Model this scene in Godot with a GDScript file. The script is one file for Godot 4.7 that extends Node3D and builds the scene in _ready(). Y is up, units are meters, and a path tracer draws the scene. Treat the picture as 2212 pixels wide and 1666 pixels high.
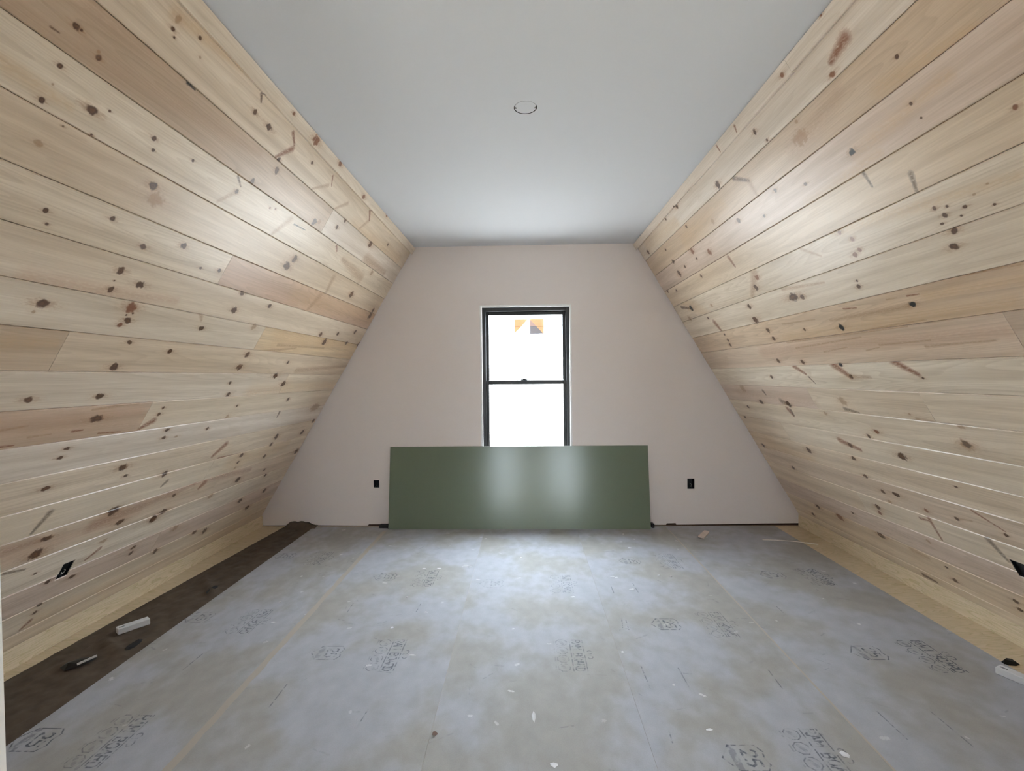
extends Node3D
# An attic room under an A-frame roof: pine boards on both slopes, one window in the gable,
# paper boards taped down over the floor. x right, y up, the gable wall stands at z = -DEPTH.

const HIGH := 2.62            # floor to ceiling
const DEPTH := 4.392          # camera to the gable wall
const TOP := 1.0187           # half width at the ceiling
const FOOT := 2.5698          # half width at the floor
const BACK := 3.1             # the far end of the room behind the camera
const NEAR_WALL := 0.55       # where the boards begin (z = -0.55)
const RUN := 3.0447           # length of the slope from floor to ceiling

const SEAMS_LEFT := [2.98, 2.813, 2.652, 2.489, 2.321, 2.161, 1.995, 1.836, 1.670, 1.507, 1.342, 1.182, 1.012, 0.853, 0.690, 0.520, 0.363, 0.215, 0.118]
const SEAMS_RIGHT := [2.981, 2.849, 2.685, 2.515, 2.354, 2.193, 2.021, 1.861, 1.687, 1.524, 1.362, 1.192, 1.028, 0.871, 0.705, 0.538, 0.372, 0.190, 0.118]
# board ends seen on each row: [row, distance from the camera]
const JOINTS_LEFT := [[1, 2.822], [4, 2.228], [7, 1.655], [9, 2.235], [6, 2.80], [8, 3.396], [12, 3.05], [15, 2.9]]
const JOINTS_RIGHT := [[7, 1.645], [9, 2.196], [9, 3.058], [11, 3.67], [14, 3.2]]
# boards of a clearly different tone: [row, piece along the row, r, g, b]
const TONES_LEFT := [[1, 0, 208, 184, 158], [4, 1, 214, 184, 158], [7, 0, 212, 188, 160], [9, 0, 210, 183, 157], [6, 1, 233, 207, 171], [13, 0, 225, 204, 180], [2, 0, 236, 219, 196], [8, 0, 234, 218, 198]]
const TONES_RIGHT := [[7, 0, 206, 184, 161], [6, 0, 223, 198, 170], [7, 1, 224, 201, 177], [1, 0, 214, 190, 163], [8, 0, 236, 221, 200], [5, 0, 234, 218, 197], [13, 0, 222, 200, 176]]
# round knots: distance, height up the slope, half length, half width, kind
const KNOTS_LEFT := [
	1.2386,2.7264,0.0111,0.0093,0, 1.2513,2.7272,0.0046,0.0046,0, 1.3185,2.6958,0.0087,0.0087,0, 1.3129,2.7093,0.0049,0.0049,1, 1.2466,2.6155,0.0069,0.0069,0,
	1.246,2.511,0.008,0.008,0, 1.369,2.5589,0.0193,0.0129,0, 1.4151,2.5853,0.0041,0.0041,0, 1.3222,2.4765,0.0038,0.0038,3, 1.4003,2.4951,0.0048,0.0048,0,
	1.5851,2.5886,0.009,0.009,0, 1.6032,2.552,0.0058,0.0058,0, 1.2874,2.4013,0.0132,0.011,1, 1.7669,2.5976,0.0057,0.0057,0, 1.6702,2.4411,0.0167,0.0152,0,
	1.3869,2.2281,0.0085,0.0077,0, 1.4099,2.1905,0.0056,0.0056,0, 1.5899,2.2773,0.0104,0.0095,0, 1.7558,2.2187,0.0136,0.0114,0, 1.9298,2.278,0.0143,0.0143,0,
	2.0452,2.5862,0.0119,0.0119,0, 2.0997,2.6637,0.0148,0.0148,0, 1.4654,2.944,0.0108,0.0155,1, 1.4652,2.9079,0.0086,0.0086,0, 1.4821,2.8922,0.0044,0.0044,0,
	1.5591,2.953,0.0063,0.0063,0, 1.9203,2.902,0.0129,0.0129,0, 1.7043,2.4026,0.0389,0.0278,1, 1.2524,2.5634,0.0035,0.0035,1, 1.5913,2.9047,0.0049,0.0049,1,
	2.0999,3.0186,0.0098,0.0098,2, 2.3301,3.0145,0.0258,0.0258,2, 2.6131,3.028,0.017,0.017,2, 3.0352,3.0021,0.017,0.017,2, 3.4793,3.0408,0.0157,0.0157,2,
	2.0284,2.8982,0.0193,0.0138,0, 2.1847,2.8208,0.0105,0.0105,0, 2.4142,2.9223,0.0091,0.0091,0, 2.2078,2.7734,0.0143,0.0178,0, 2.7021,2.6824,0.0216,0.0216,0,
	2.7495,2.7002,0.0185,0.0185,1, 2.9602,2.7393,0.0144,0.0144,0, 3.0098,2.8081,0.0127,0.0127,0, 3.5178,2.7947,0.0266,0.0266,0, 3.8112,2.889,0.012,0.012,0,
	2.7077,2.4516,0.0145,0.0145,0, 2.3367,2.6191,0.0058,0.0058,2, 2.2957,2.6076,0.0057,0.0057,2, 2.077,2.2111,0.0087,0.0062,0, 2.1949,2.2285,0.0107,0.0107,0,
	1.7209,2.106,0.0149,0.0149,0, 1.8295,2.0701,0.0186,0.0143,0, 1.7201,2.0257,0.0131,0.0131,0, 1.7153,2.0622,0.0037,0.0037,0, 1.5172,1.9281,0.0213,0.0164,0,
	1.5027,1.895,0.0062,0.0062,1, 1.8421,1.969,0.0228,0.0228,2, 1.86,1.912,0.0161,0.0134,0, 1.8355,1.8895,0.0103,0.0103,2, 1.8406,1.9348,0.0041,0.0041,0,
	1.8658,1.9451,0.0042,0.0042,0, 2.2825,1.9256,0.0162,0.0125,0, 1.9232,1.8162,0.0121,0.0101,0, 2.162,1.7866,0.0131,0.0131,0, 1.9136,1.6978,0.0176,0.0176,0,
	1.6382,1.555,0.0161,0.0124,0, 1.9206,1.5561,0.0184,0.0131,0, 2.7981,1.526,0.0154,0.0154,0, 1.9644,1.4416,0.03,0.0177,0, 2.3163,1.431,0.0117,0.0117,0,
	2.3235,1.4682,0.0088,0.0088,0, 2.4384,1.3245,0.0139,0.0116,0, 2.4444,1.2738,0.0145,0.0112,0, 2.7809,1.2879,0.0126,0.0105,0, 1.9004,1.3043,0.0135,0.009,0,
	1.8926,1.2612,0.0134,0.0089,0, 2.711,2.4372,0.0218,0.0218,0, 2.6764,2.3847,0.0312,0.026,0, 2.4341,2.1528,0.014,0.014,0, 2.4427,2.0539,0.0188,0.0188,0,
	2.723,2.1243,0.0147,0.0147,0, 3.6644,2.394,0.0285,0.0285,0, 3.8056,2.6251,0.024,0.024,1, 3.532,2.0213,0.0217,0.0217,0, 3.8166,2.0553,0.0182,0.0182,0,
	4.1337,2.1075,0.0205,0.0205,0, 3.6616,1.9658,0.0286,0.0286,0, 4.0852,1.9903,0.0168,0.0168,0, 2.6824,1.9822,0.0216,0.0216,1, 2.7667,1.8019,0.0189,0.0189,0,
	2.758,1.7157,0.0237,0.0216,0, 3.284,1.7659,0.0146,0.0146,0, 4.2633,2.2916,0.0357,0.0357,0, 4.2604,2.3492,0.0214,0.0214,0, 4.3803,1.9966,0.0298,0.0298,0,
	3.2164,1.6577,0.027,0.0208,0, 3.3864,1.5903,0.028,0.0233,0, 2.7532,1.6075,0.0113,0.0113,0, 2.9581,1.4335,0.0105,0.0105,0, 3.5927,1.446,0.0168,0.0168,0,
	2.9168,1.3587,0.0165,0.0165,1, 4.1835,1.3312,0.0849,0.0424,1, 4.214,1.0661,0.0284,0.0284,0, 3.752,1.0879,0.0269,0.0269,0, 4.324,1.176,0.0221,0.0221,0,
	4.327,0.8451,0.0296,0.0296,0, 3.7379,1.0185,0.0179,0.0179,0, 3.3623,0.991,0.0224,0.0186,0, 3.3673,0.9289,0.0153,0.0153,0, 3.7349,0.9061,0.0179,0.0179,0,
	3.873,0.7483,0.0126,0.0126,0, 3.9513,0.6751,0.0162,0.0162,0, 3.371,0.8793,0.0154,0.0154,1, 3.5129,0.7449,0.0299,0.0249,0, 3.2493,0.6749,0.0267,0.0222,1,
	4.1089,0.4786,0.0241,0.0241,0, 3.7432,0.4852,0.0263,0.0219,0, 3.9533,0.3532,0.0297,0.0229,0, 2.2713,1.1295,0.0261,0.0201,0, 2.3213,1.0693,0.0127,0.0085,0,
	1.9044,1.1091,0.0196,0.0123,0, 2.6176,1.0121,0.0212,0.0212,0, 2.5374,1.2687,0.0143,0.0071,1, 2.3764,0.8444,0.0337,0.0281,0, 2.4692,0.7422,0.0306,0.017,0,
	2.0496,0.8081,0.0274,0.0144,0, 2.0375,0.7304,0.0324,0.027,0, 2.8028,0.698,0.0288,0.0192,0, 2.7432,0.6661,0.0266,0.0266,0, 2.8191,0.8086,0.0173,0.0144,0,
	2.4219,0.6416,0.0255,0.0142,1, 2.1949,0.5039,0.0138,0.0138,0, 2.3361,0.4625,0.0197,0.0116,0, 2.7059,0.481,0.0164,0.0137,0, 2.7132,0.4393,0.0165,0.0137,0,
	2.9497,0.3497,0.0201,0.0182,0, 3.0294,0.494,0.029,0.0241,1, 3.4441,0.3141,0.0267,0.0267,0, 2.223,0.3565,0.0133,0.0095,0, 2.2212,0.3122,0.0123,0.0103,0,
	2.0929,0.601,0.0094,0.0063,0, 3.0218,-0.026,0.0151,0.0116,0, 2.9903,-0.048,0.0214,0.0142,1, 3.8172,-0.3105,0.025,0.025,0, 3.3077,0.3545,0.0229,0.0176,0,
]
const STREAKS_LEFT := [
	2.0075,2.6464,2.0525,2.615,0.0035,0, 2.0452,2.5862,1.9742,2.5097,0.007,1, 1.5955,2.8099,1.6325,2.8086,0.0029,4, 1.1893,2.6852,1.2116,2.6862,0.0013,0,
	1.9035,2.9764,1.9224,2.9506,0.0043,0, 2.1792,2.9596,2.2297,2.922,0.0053,2, 2.2309,2.9026,2.1564,2.8205,0.0079,2, 2.6443,2.896,2.5277,2.822,0.0067,1,
	2.6398,2.9531,2.6776,2.9053,0.0035,2, 2.93,2.8999,2.8299,2.8229,0.0079,1, 3.2996,2.9143,3.2351,2.828,0.0095,1, 3.2387,2.975,3.3087,2.9214,0.006,2,
	2.4918,2.6175,2.41,2.5045,0.0109,1, 2.5379,2.6064,2.6646,2.6141,0.002,4, 3.0726,2.6413,3.1153,2.6126,0.0055,2, 2.2315,1.9939,2.2541,1.9663,0.0069,1,
	1.8836,1.3892,1.93,1.3897,0.0033,2, 2.0156,1.362,2.1309,1.3547,0.0025,2, 2.3029,1.3946,2.2398,1.357,0.01,2, 3.074,1.1269,2.998,1.0522,0.0132,2,
	3.5678,1.3692,3.5761,1.2941,0.0083,0, 3.0765,1.0211,3.4304,1.0058,0.0049,2, 3.076,0.8288,3.0477,0.7988,0.0134,2, 2.6734,0.9455,2.6487,0.9177,0.0072,3,
	1.9913,0.9639,1.9555,0.8714,0.0082,3, 2.4277,0.5943,2.3662,0.5491,0.0063,2, 2.2193,0.2679,2.1873,0.2348,0.007,2, 1.9265,0.6802,2.0242,0.6565,0.0047,3,
	1.6299,1.3579,1.6758,1.3579,0.0027,2, 1.5992,1.4312,1.688,1.4393,0.0036,1, 1.7116,1.3861,1.797,1.3882,0.0029,1, 2.1488,1.509,1.9231,1.4897,0.0061,1,
	3.6702,2.5451,3.241,2.5886,0.0208,1, 3.5757,2.6841,4.0503,2.6825,0.0271,1, 2.872,1.8274,3.288,1.883,0.0067,1, 3.0328,1.8895,3.7135,1.9129,0.0064,1,
	3.4666,1.7046,4.5018,1.7725,0.0131,1, 3.2098,2.2882,3.155,2.1768,0.0162,1, 3.2558,2.4452,3.2707,2.3002,0.0144,1,
]
const PATCHES_LEFT := [
	1.082,2.6647,2.0521,2.7836,0.0248,5, 1.2527,2.7901,1.6441,2.8221,0.0243,5, 1.4551,1.7749,1.6258,1.7891,0.0208,6, 2.2501,2.2286,2.9643,2.2063,0.0416,7,
	1.5909,1.451,2.1794,1.4563,0.0284,7, 2.9361,2.2345,4.6646,2.309,0.0552,6, 2.9885,1.9374,4.1936,2.004,0.0561,6, 3.1605,2.7798,4.1776,2.8561,0.0571,6,
	1.4524,2.949,1.8071,2.9956,0.0152,6, 1.1324,2.5444,1.3135,2.5337,0.0167,6, 1.4358,2.0067,2.0421,2.0357,0.025,7, 1.6974,1.4182,2.1901,1.3915,0.0205,5,
	1.8812,0.7587,2.576,0.7736,0.0311,7, 2.263,0.2441,3.42,0.1903,0.0409,6, 3.2816,0.9416,4.0373,0.9686,0.058,6, 3.0258,1.5231,4.3065,1.5697,0.0466,6,
	2.2839,0.79,2.9676,0.8521,0.0251,2, 2.9531,0.8732,3.6187,0.8067,0.0248,2, 1.8581,0.8138,2.0249,0.8131,0.0184,2,
]
const KNOTS_RIGHT := [
	1.6314,3.0369,0.0064,0.0064,2, 1.9003,3.0043,0.0101,0.0101,2, 1.7308,2.8667,0.0134,0.0112,2, 1.5063,2.7653,0.0071,0.0071,0, 1.9849,2.8329,0.0086,0.0086,1,
	2.0096,2.7721,0.0486,0.0324,1, 2.1884,2.8625,0.0075,0.0075,0, 1.8298,2.5999,0.0133,0.0133,4, 1.5437,2.6203,0.0059,0.0059,0, 1.5396,2.5645,0.0035,0.0035,0,
	2.3182,2.6563,0.011,0.011,0, 2.1239,2.5997,0.0096,0.0074,0, 2.4968,2.5845,0.0092,0.0092,0, 1.6601,2.2799,0.0082,0.0082,0, 1.6175,2.271,0.0055,0.0055,0,
	1.5662,2.2476,0.0074,0.0062,0, 1.641,2.2454,0.0097,0.0097,0, 1.5922,2.224,0.0038,0.0038,0, 1.6659,2.221,0.0063,0.0039,0, 1.4842,2.2212,0.0055,0.0042,0,
	1.5222,2.2738,0.007,0.0047,1, 1.4714,2.2891,0.005,0.0033,1, 1.3106,2.4506,0.0068,0.0068,2, 2.1003,2.3426,0.0118,0.0118,2, 2.0567,2.2935,0.0114,0.0114,2,
	2.0504,2.2397,0.0114,0.0114,2, 2.0887,2.2258,0.0129,0.0129,2, 1.6422,2.1828,0.0147,0.0113,0, 1.6697,2.1314,0.0163,0.0136,0, 2.2299,2.933,0.0116,0.0144,0,
	2.7176,2.8793,0.0199,0.0221,0, 3.2851,2.9751,0.0164,0.0164,0, 3.5415,2.9717,0.0105,0.0105,0, 2.7263,2.6439,0.0158,0.0158,0, 2.9721,2.7341,0.0201,0.0201,1,
	3.3163,2.8256,0.0118,0.0118,0, 3.44,2.6635,0.0226,0.0226,2, 3.2218,2.5901,0.0227,0.0227,2, 3.8424,2.802,0.0119,0.0119,0, 3.8337,2.6885,0.0177,0.0177,0,
	3.8518,2.5802,0.0268,0.0268,0, 3.6879,2.6009,0.0139,0.0139,0, 3.4398,2.5993,0.01,0.01,0, 3.5245,2.4765,0.013,0.013,0, 2.9412,2.2475,0.0197,0.0197,0,
	2.8701,2.3014,0.019,0.019,2, 2.6529,2.1224,0.0396,0.0233,0, 2.5807,2.1081,0.0162,0.0162,0, 3.1385,2.1458,0.0196,0.0196,0, 3.1603,2.0461,0.0264,0.0264,0,
	4.0178,2.2833,0.0254,0.0254,4, 4.0992,2.4739,0.0131,0.0131,0, 4.2944,2.5059,0.014,0.014,0, 3.8218,2.1546,0.0118,0.0118,0, 3.64,2.2432,0.0164,0.0164,1,
	4.1705,2.2029,0.0269,0.0269,1, 3.0894,1.9572,0.017,0.017,0, 3.0836,1.8938,0.017,0.017,0, 2.7255,1.9202,0.0105,0.0105,0, 3.7118,1.991,0.0113,0.0113,0,
	3.7092,1.9403,0.0141,0.0141,0, 3.7235,1.8978,0.017,0.017,0, 2.1623,2.1102,0.0062,0.0062,0, 2.1732,2.0808,0.0124,0.0124,0, 1.9581,1.9509,0.0162,0.0135,4,
	2.4303,1.8993,0.0177,0.0177,4, 2.9242,1.7123,0.0157,0.0157,0, 2.6017,1.6844,0.0131,0.0131,4, 2.5733,1.6084,0.0129,0.0129,0, 2.1241,1.6005,0.0072,0.0072,0,
	2.7719,1.4409,0.0289,0.0289,1, 2.3256,1.3949,0.0083,0.0083,1, 3.3885,1.3803,0.0245,0.0245,0, 3.0078,1.3361,0.0164,0.0164,1, 2.6381,1.2536,0.0183,0.0153,2,
	2.7242,1.2133,0.0141,0.0141,0, 2.0796,1.3548,0.0171,0.0114,1, 2.1065,1.2569,0.0308,0.0308,1, 2.1053,1.2618,0.019,0.019,3, 2.9517,1.1131,0.0227,0.0174,0,
	2.5568,1.1111,0.028,0.0233,0, 3.0029,1.0076,0.0163,0.0163,0, 3.4953,0.9771,0.0257,0.0257,0, 3.1834,1.7326,0.0178,0.0178,0, 3.393,1.6066,0.0147,0.0147,0,
	3.7807,1.3751,0.0232,0.0232,0, 3.9597,1.4916,0.0373,0.0373,1, 4.0733,1.3061,0.0162,0.0162,0, 4.2671,1.185,0.0139,0.0139,0, 3.9177,0.7327,0.0183,0.0183,0,
	4.2413,0.8937,0.0207,0.0207,0, 3.635,0.358,0.0328,0.0328,2, 3.8964,0.3643,0.0243,0.0243,0, 4.0712,0.2338,0.0195,0.0195,0, 3.4084,0.4717,0.0124,0.0124,0,
	2.9072,0.7922,0.0155,0.0155,0, 2.7965,0.8032,0.0295,0.0164,0, 2.9911,0.8815,0.0178,0.0148,0, 2.8991,0.7201,0.0155,0.0155,1, 3.0584,0.6332,0.021,0.021,0,
	3.073,0.5857,0.0169,0.0169,2, 2.6193,0.7516,0.0132,0.0132,2, 2.43,0.7683,0.0118,0.0118,0, 2.1852,0.7651,0.01,0.01,0, 3.2215,0.3568,0.0366,0.0203,0,
	2.7604,0.4973,0.0144,0.0144,1, 2.7338,0.2467,0.0194,0.0161,0, 2.7393,0.3327,0.0089,0.0089,0, 2.3691,0.3114,0.0156,0.013,0, 2.3766,0.2609,0.0156,0.013,0,
	2.3094,0.9885,0.011,0.0061,0, 4.2039,2.8897,0.0204,0.0204,0,
]
const STREAKS_RIGHT := [
	1.6191,2.9269,1.709,2.9036,0.0123,2, 2.304,3.0195,2.3145,2.991,0.0041,2, 2.5072,3.0242,2.5064,2.9899,0.0039,2, 1.8332,2.5159,1.8311,2.4494,0.0048,3,
	1.6685,2.4227,1.6851,2.356,0.0058,3, 2.3799,2.3452,2.2807,2.2754,0.0055,1, 2.5572,2.8416,2.4546,2.7787,0.0077,0, 2.4572,2.7786,2.459,2.6855,0.0105,1,
	3.0367,2.4916,3.0282,2.4224,0.0083,2, 2.8685,2.335,3.0358,2.2034,0.0159,1, 4.204,2.3222,3.9967,2.2752,0.0082,0, 3.7538,2.1044,3.7224,2.0242,0.0142,2,
	1.9713,1.9466,2.4755,1.9466,0.0078,1, 2.3408,1.9935,2.2577,1.9846,0.0027,2, 2.0676,1.9938,2.0132,1.9924,0.0023,1, 1.9617,1.991,1.9038,1.9879,0.0021,2,
	3.0462,1.6872,2.9672,1.6267,0.0102,2, 2.954,1.6066,2.928,1.5603,0.004,0, 2.6597,1.6861,2.5818,1.6067,0.0149,2, 2.5818,1.6067,2.4376,1.6039,0.0093,1,
	2.2347,1.692,2.136,1.6187,0.0113,2, 2.7915,1.3893,2.6876,1.3702,0.0071,3, 2.2963,1.3728,2.206,1.3663,0.0053,1, 3.4398,1.3379,3.4146,1.2819,0.01,2,
	3.0312,1.1373,2.878,1.0931,0.0119,2, 3.6412,1.4787,3.6327,1.4502,0.0082,0, 3.4598,1.4005,3.3672,1.3718,0.0124,3, 3.4066,1.3289,3.4044,1.2867,0.0074,0,
	2.6393,0.7077,2.6376,0.558,0.0067,2, 2.71,0.6719,2.6524,0.6763,0.0051,2, 2.4293,0.7697,2.3392,0.7856,0.0043,1, 2.2998,0.8579,2.1798,0.7876,0.0039,2,
	2.3066,0.6921,2.2639,0.591,0.0094,3, 3.0064,0.1518,2.9143,0.1444,0.008,0, 2.9692,0.3515,2.8535,0.3431,0.0117,1, 2.9647,1.8544,2.0451,1.8565,0.0039,1,
	2.9051,1.81,2.3375,1.8327,0.0042,1, 2.3146,1.8642,1.9409,1.8761,0.0036,1, 2.2532,1.7813,1.9762,1.7815,0.0036,1, 2.0142,1.7556,1.7224,1.7585,0.004,1,
	2.6727,1.7694,2.4724,1.7848,0.0032,1, 2.3539,1.7576,2.2615,1.7693,0.0027,1, 2.7055,2.1831,2.3633,2.1487,0.0063,1, 2.8984,1.9797,2.5891,1.9683,0.0036,1,
	1.752,2.0251,1.5016,2.0136,0.0024,1,
]
const PATCHES_RIGHT := [
	2.0755,2.7323,1.7494,2.8046,0.0348,5, 1.8143,2.5872,1.4069,2.6256,0.0236,6, 4.1177,2.9331,3.4219,2.8998,0.052,6, 3.449,2.7541,2.7794,2.7788,0.0433,6,
	2.9503,1.8699,1.5901,1.8969,0.0358,6, 3.295,1.8079,1.6734,1.7914,0.0382,7, 4.0592,1.4407,3.0565,1.4132,0.0426,5, 1.6065,2.7218,1.3015,2.69,0.0201,6,
	2.1633,2.5143,1.7309,2.5409,0.0211,6, 2.1293,2.3565,1.3893,2.2743,0.0219,6, 4.397,0.9772,3.5177,0.8654,0.0624,6, 1.8821,1.9729,1.5234,1.969,0.0172,6,
	4.3587,2.5665,3.6476,2.0777,0.0633,6,
]

var rng := RandomNumberGenerator.new()
var used := {}
var pine_left: StandardMaterial3D
var pine_right: StandardMaterial3D
var pine_base: StandardMaterial3D
var sheet_mats := []

# ------------------------------------------------------------------ helpers
func plain(c: Color, rough := 0.8, spec := 0.5) -> StandardMaterial3D:
	var m := StandardMaterial3D.new()
	m.albedo_color = c
	m.roughness = rough
	m.metallic_specular = spec
	return m

func rgb(r: float, g: float, b: float) -> Color:
	return Color(r / 255.0, g / 255.0, b / 255.0)

func numbered(called: String) -> String:
	if not used.has(called):
		used[called] = 0
		return called
	used[called] += 1
	return "%s_%03d" % [called, used[called]]

func put(o: Node3D, called: String, parent: Node = null) -> Node3D:
	if parent == null:
		o.name = numbered(called)
		add_child(o)
	else:
		o.name = called
		parent.add_child(o, true)
	return o

func tag(o: Node, label: String, category: String, group := "") -> void:
	o.set_meta("label", label)
	o.set_meta("category", category)
	if group != "":
		o.set_meta("group", group)

func structure(o: Node, label: String, category: String) -> void:
	tag(o, label, category)
	o.set_meta("kind", "structure")

func mesh_of(st: SurfaceTool, m: Material, called: String, parent: Node = null) -> MeshInstance3D:
	var o := MeshInstance3D.new()
	st.generate_normals()
	o.mesh = st.commit()
	o.material_override = m
	put(o, called, parent)
	return o

func start() -> SurfaceTool:
	var st := SurfaceTool.new()
	st.begin(Mesh.PRIMITIVE_TRIANGLES)
	st.set_smooth_group(-1)
	return st

# a quad a b c d, seen counter-clockwise from outside as listed
func quad(st: SurfaceTool, a: Vector3, b: Vector3, c: Vector3, d: Vector3, ua := Vector2.ZERO, ub := Vector2.ZERO, uc := Vector2.ZERO, ud := Vector2.ZERO) -> void:
	var list := [[a, ua], [c, uc], [b, ub], [a, ua], [d, ud], [c, uc]]
	for e in list:
		st.set_uv(e[1])
		st.add_vertex(e[0])

func tri(st: SurfaceTool, a: Vector3, b: Vector3, c: Vector3) -> void:
	for v in [a, c, b]:
		st.set_uv(Vector2.ZERO)
		st.add_vertex(v)

# a box with chamfered edges, centred at c, turned by basis
func box_into(st: SurfaceTool, c: Vector3, size: Vector3, ch := 0.0, turn := Basis()) -> void:
	var h := size * 0.5
	var k: float = min(ch, min(h.x, min(h.y, h.z)) * 0.9)
	if k <= 0.0:
		var p := []
		for i in 8:
			p.append(c + turn * Vector3(h.x if i & 1 else -h.x, h.y if i & 2 else -h.y, h.z if i & 4 else -h.z))
		for f in [[0, 2, 3, 1], [4, 5, 7, 6], [0, 4, 6, 2], [1, 3, 7, 5], [0, 1, 5, 4], [2, 6, 7, 3]]:
			quad(st, p[f[0]], p[f[1]], p[f[2]], p[f[3]])
		return
	var pts := PackedVector3Array()
	for sx in [-1, 1]:
		for sy in [-1, 1]:
			for sz in [-1, 1]:
				var s := Vector3(sx, sy, sz)
				pts.append(c + turn * (s * Vector3(h.x, h.y - k, h.z - k)))
				pts.append(c + turn * (s * Vector3(h.x - k, h.y, h.z - k)))
				pts.append(c + turn * (s * Vector3(h.x - k, h.y - k, h.z)))
	hull(st, pts, c)

# the convex hull of a few points, by trying every plane through three of them
func hull(st: SurfaceTool, pts: PackedVector3Array, middle: Vector3) -> void:
	var n := pts.size()
	var seen := {}
	for i in n:
		for j in range(i + 1, n):
			for k in range(j + 1, n):
				var nrm := (pts[j] - pts[i]).cross(pts[k] - pts[i])
				if nrm.length() < 1e-12:
					continue
				nrm = nrm.normalized()
				if nrm.dot(pts[i] - middle) < 0:
					nrm = -nrm
				var d := nrm.dot(pts[i])
				var key := "%d_%d_%d_%d" % [roundi(nrm.x * 500), roundi(nrm.y * 500), roundi(nrm.z * 500), roundi(d * 20000)]
				if seen.has(key):
					continue
				var on := []
				var outside := false
				for q in n:
					var e := nrm.dot(pts[q]) - d
					if e > 1e-6:
						outside = true
						break
					if e > -1e-6:
						on.append(pts[q])
				if outside:
					continue
				seen[key] = true
				var mid := Vector3.ZERO
				for q in on:
					mid += q
				mid /= on.size()
				var ax: Vector3 = (on[0] - mid).normalized()
				var ay := nrm.cross(ax)
				on.sort_custom(func(a, b): return atan2((a - mid).dot(ay), (a - mid).dot(ax)) < atan2((b - mid).dot(ay), (b - mid).dot(ax)))
				for q in range(1, on.size() - 1):
					tri(st, on[0], on[q], on[q + 1])

func box(called: String, c: Vector3, size: Vector3, m: Material, parent: Node = null, ch := 0.0, turn := Basis()) -> MeshInstance3D:
	var st := start()
	box_into(st, c, size, ch, turn)
	return mesh_of(st, m, called, parent)

# a flat outline (x, y) given counter-clockwise, extruded from z0 back to z1 < z0
func prism_into(st: SurfaceTool, outline: PackedVector2Array, z0: float, z1: float) -> void:
	var ids := Geometry2D.triangulate_polygon(outline)
	for i in range(0, ids.size(), 3):
		var a := outline[ids[i]]
		var b := outline[ids[i + 1]]
		var c := outline[ids[i + 2]]
		if (b - a).cross(c - a) < 0:
			var s := b
			b = c
			c = s
		tri(st, Vector3(a.x, a.y, z0), Vector3(b.x, b.y, z0), Vector3(c.x, c.y, z0))
		tri(st, Vector3(a.x, a.y, z1), Vector3(c.x, c.y, z1), Vector3(b.x, b.y, z1))
	for i in outline.size():
		var a := outline[i]
		var b := outline[(i + 1) % outline.size()]
		quad(st, Vector3(a.x, a.y, z1), Vector3(b.x, b.y, z1), Vector3(b.x, b.y, z0), Vector3(a.x, a.y, z0))

func tube(path: PackedVector3Array, r: float, m: Material, called: String, parent: Node, sides := 8) -> MeshInstance3D:
	var st := SurfaceTool.new()
	st.begin(Mesh.PRIMITIVE_TRIANGLES)
	var rings := []
	for i in path.size():
		var d := (path[mini(i + 1, path.size() - 1)] - path[maxi(i - 1, 0)]).normalized()
		var u := d.cross(Vector3.UP if absf(d.y) < 0.9 else Vector3.RIGHT).normalized()
		var v := d.cross(u)
		var ring := PackedVector3Array()
		for k in sides:
			var a := TAU * k / sides
			ring.append(path[i] + (u * cos(a) + v * sin(a)) * r)
		rings.append(ring)
	for i in range(rings.size() - 1):
		for k in sides:
			var k2 := (k + 1) % sides
			quad(st, rings[i][k], rings[i + 1][k], rings[i + 1][k2], rings[i][k2])
	for k in range(1, sides - 1):
		tri(st, rings[0][0], rings[0][k], rings[0][k + 1])
		tri(st, rings[-1][0], rings[-1][k + 1], rings[-1][k])
	return mesh_of(st, m, called, parent)

# a point on a slope: t up the slope from the floor, n out of the face into the room, at distance z
func on_slope(side: float, t: float, n: float, z: float) -> Vector3:
	var up := Vector3(side * (TOP - FOOT) / RUN, HIGH / RUN, 0)
	var inward := Vector3(-side * HIGH / RUN, -(FOOT - TOP) / RUN, 0)
	return Vector3(side * FOOT, 0, -z) + up * t + inward * n

# ------------------------------------------------------------------ textures
# Pine: every board row has its own tone, growth rings and fibres; knots and streaks are laid over them.
const PX := 0.001685
const Z0 := 0.95
const T1 := 3.06

func field(w: int, h: int, to_w: int, to_h: int, frequency: float, seeded: int, octaves := 2) -> PackedFloat32Array:
	var n := FastNoiseLite.new()
	n.noise_type = FastNoiseLite.TYPE_SIMPLEX_SMOOTH
	n.seed = seeded
	n.frequency = frequency
	n.fractal_octaves = octaves
	var im := n.get_image(w, h)
	im.convert(Image.FORMAT_RF)
	im.resize(to_w, to_h, Image.INTERPOLATE_CUBIC)
	return im.get_data().to_float32_array()

func kind_color(k: int) -> Color:
	match k:
		0: return rgb(80, 52, 34)
		1: return rgb(166, 128, 92)
		2: return rgb(128, 76, 50)
		3: return rgb(112, 92, 72)
		4: return rgb(26, 20, 17)
		5: return rgb(188, 156, 128)
		6: return rgb(214, 178, 132)
	return rgb(200, 160, 132)

func blend_px(data: PackedByteArray, i: int, c: Color, a: float) -> void:
	data[i] = int(data[i] + (c.r * 255.0 - data[i]) * a)
	data[i + 1] = int(data[i + 1] + (c.g * 255.0 - data[i + 1]) * a)
	data[i + 2] = int(data[i + 2] + (c.b * 255.0 - data[i + 2]) * a)

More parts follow.
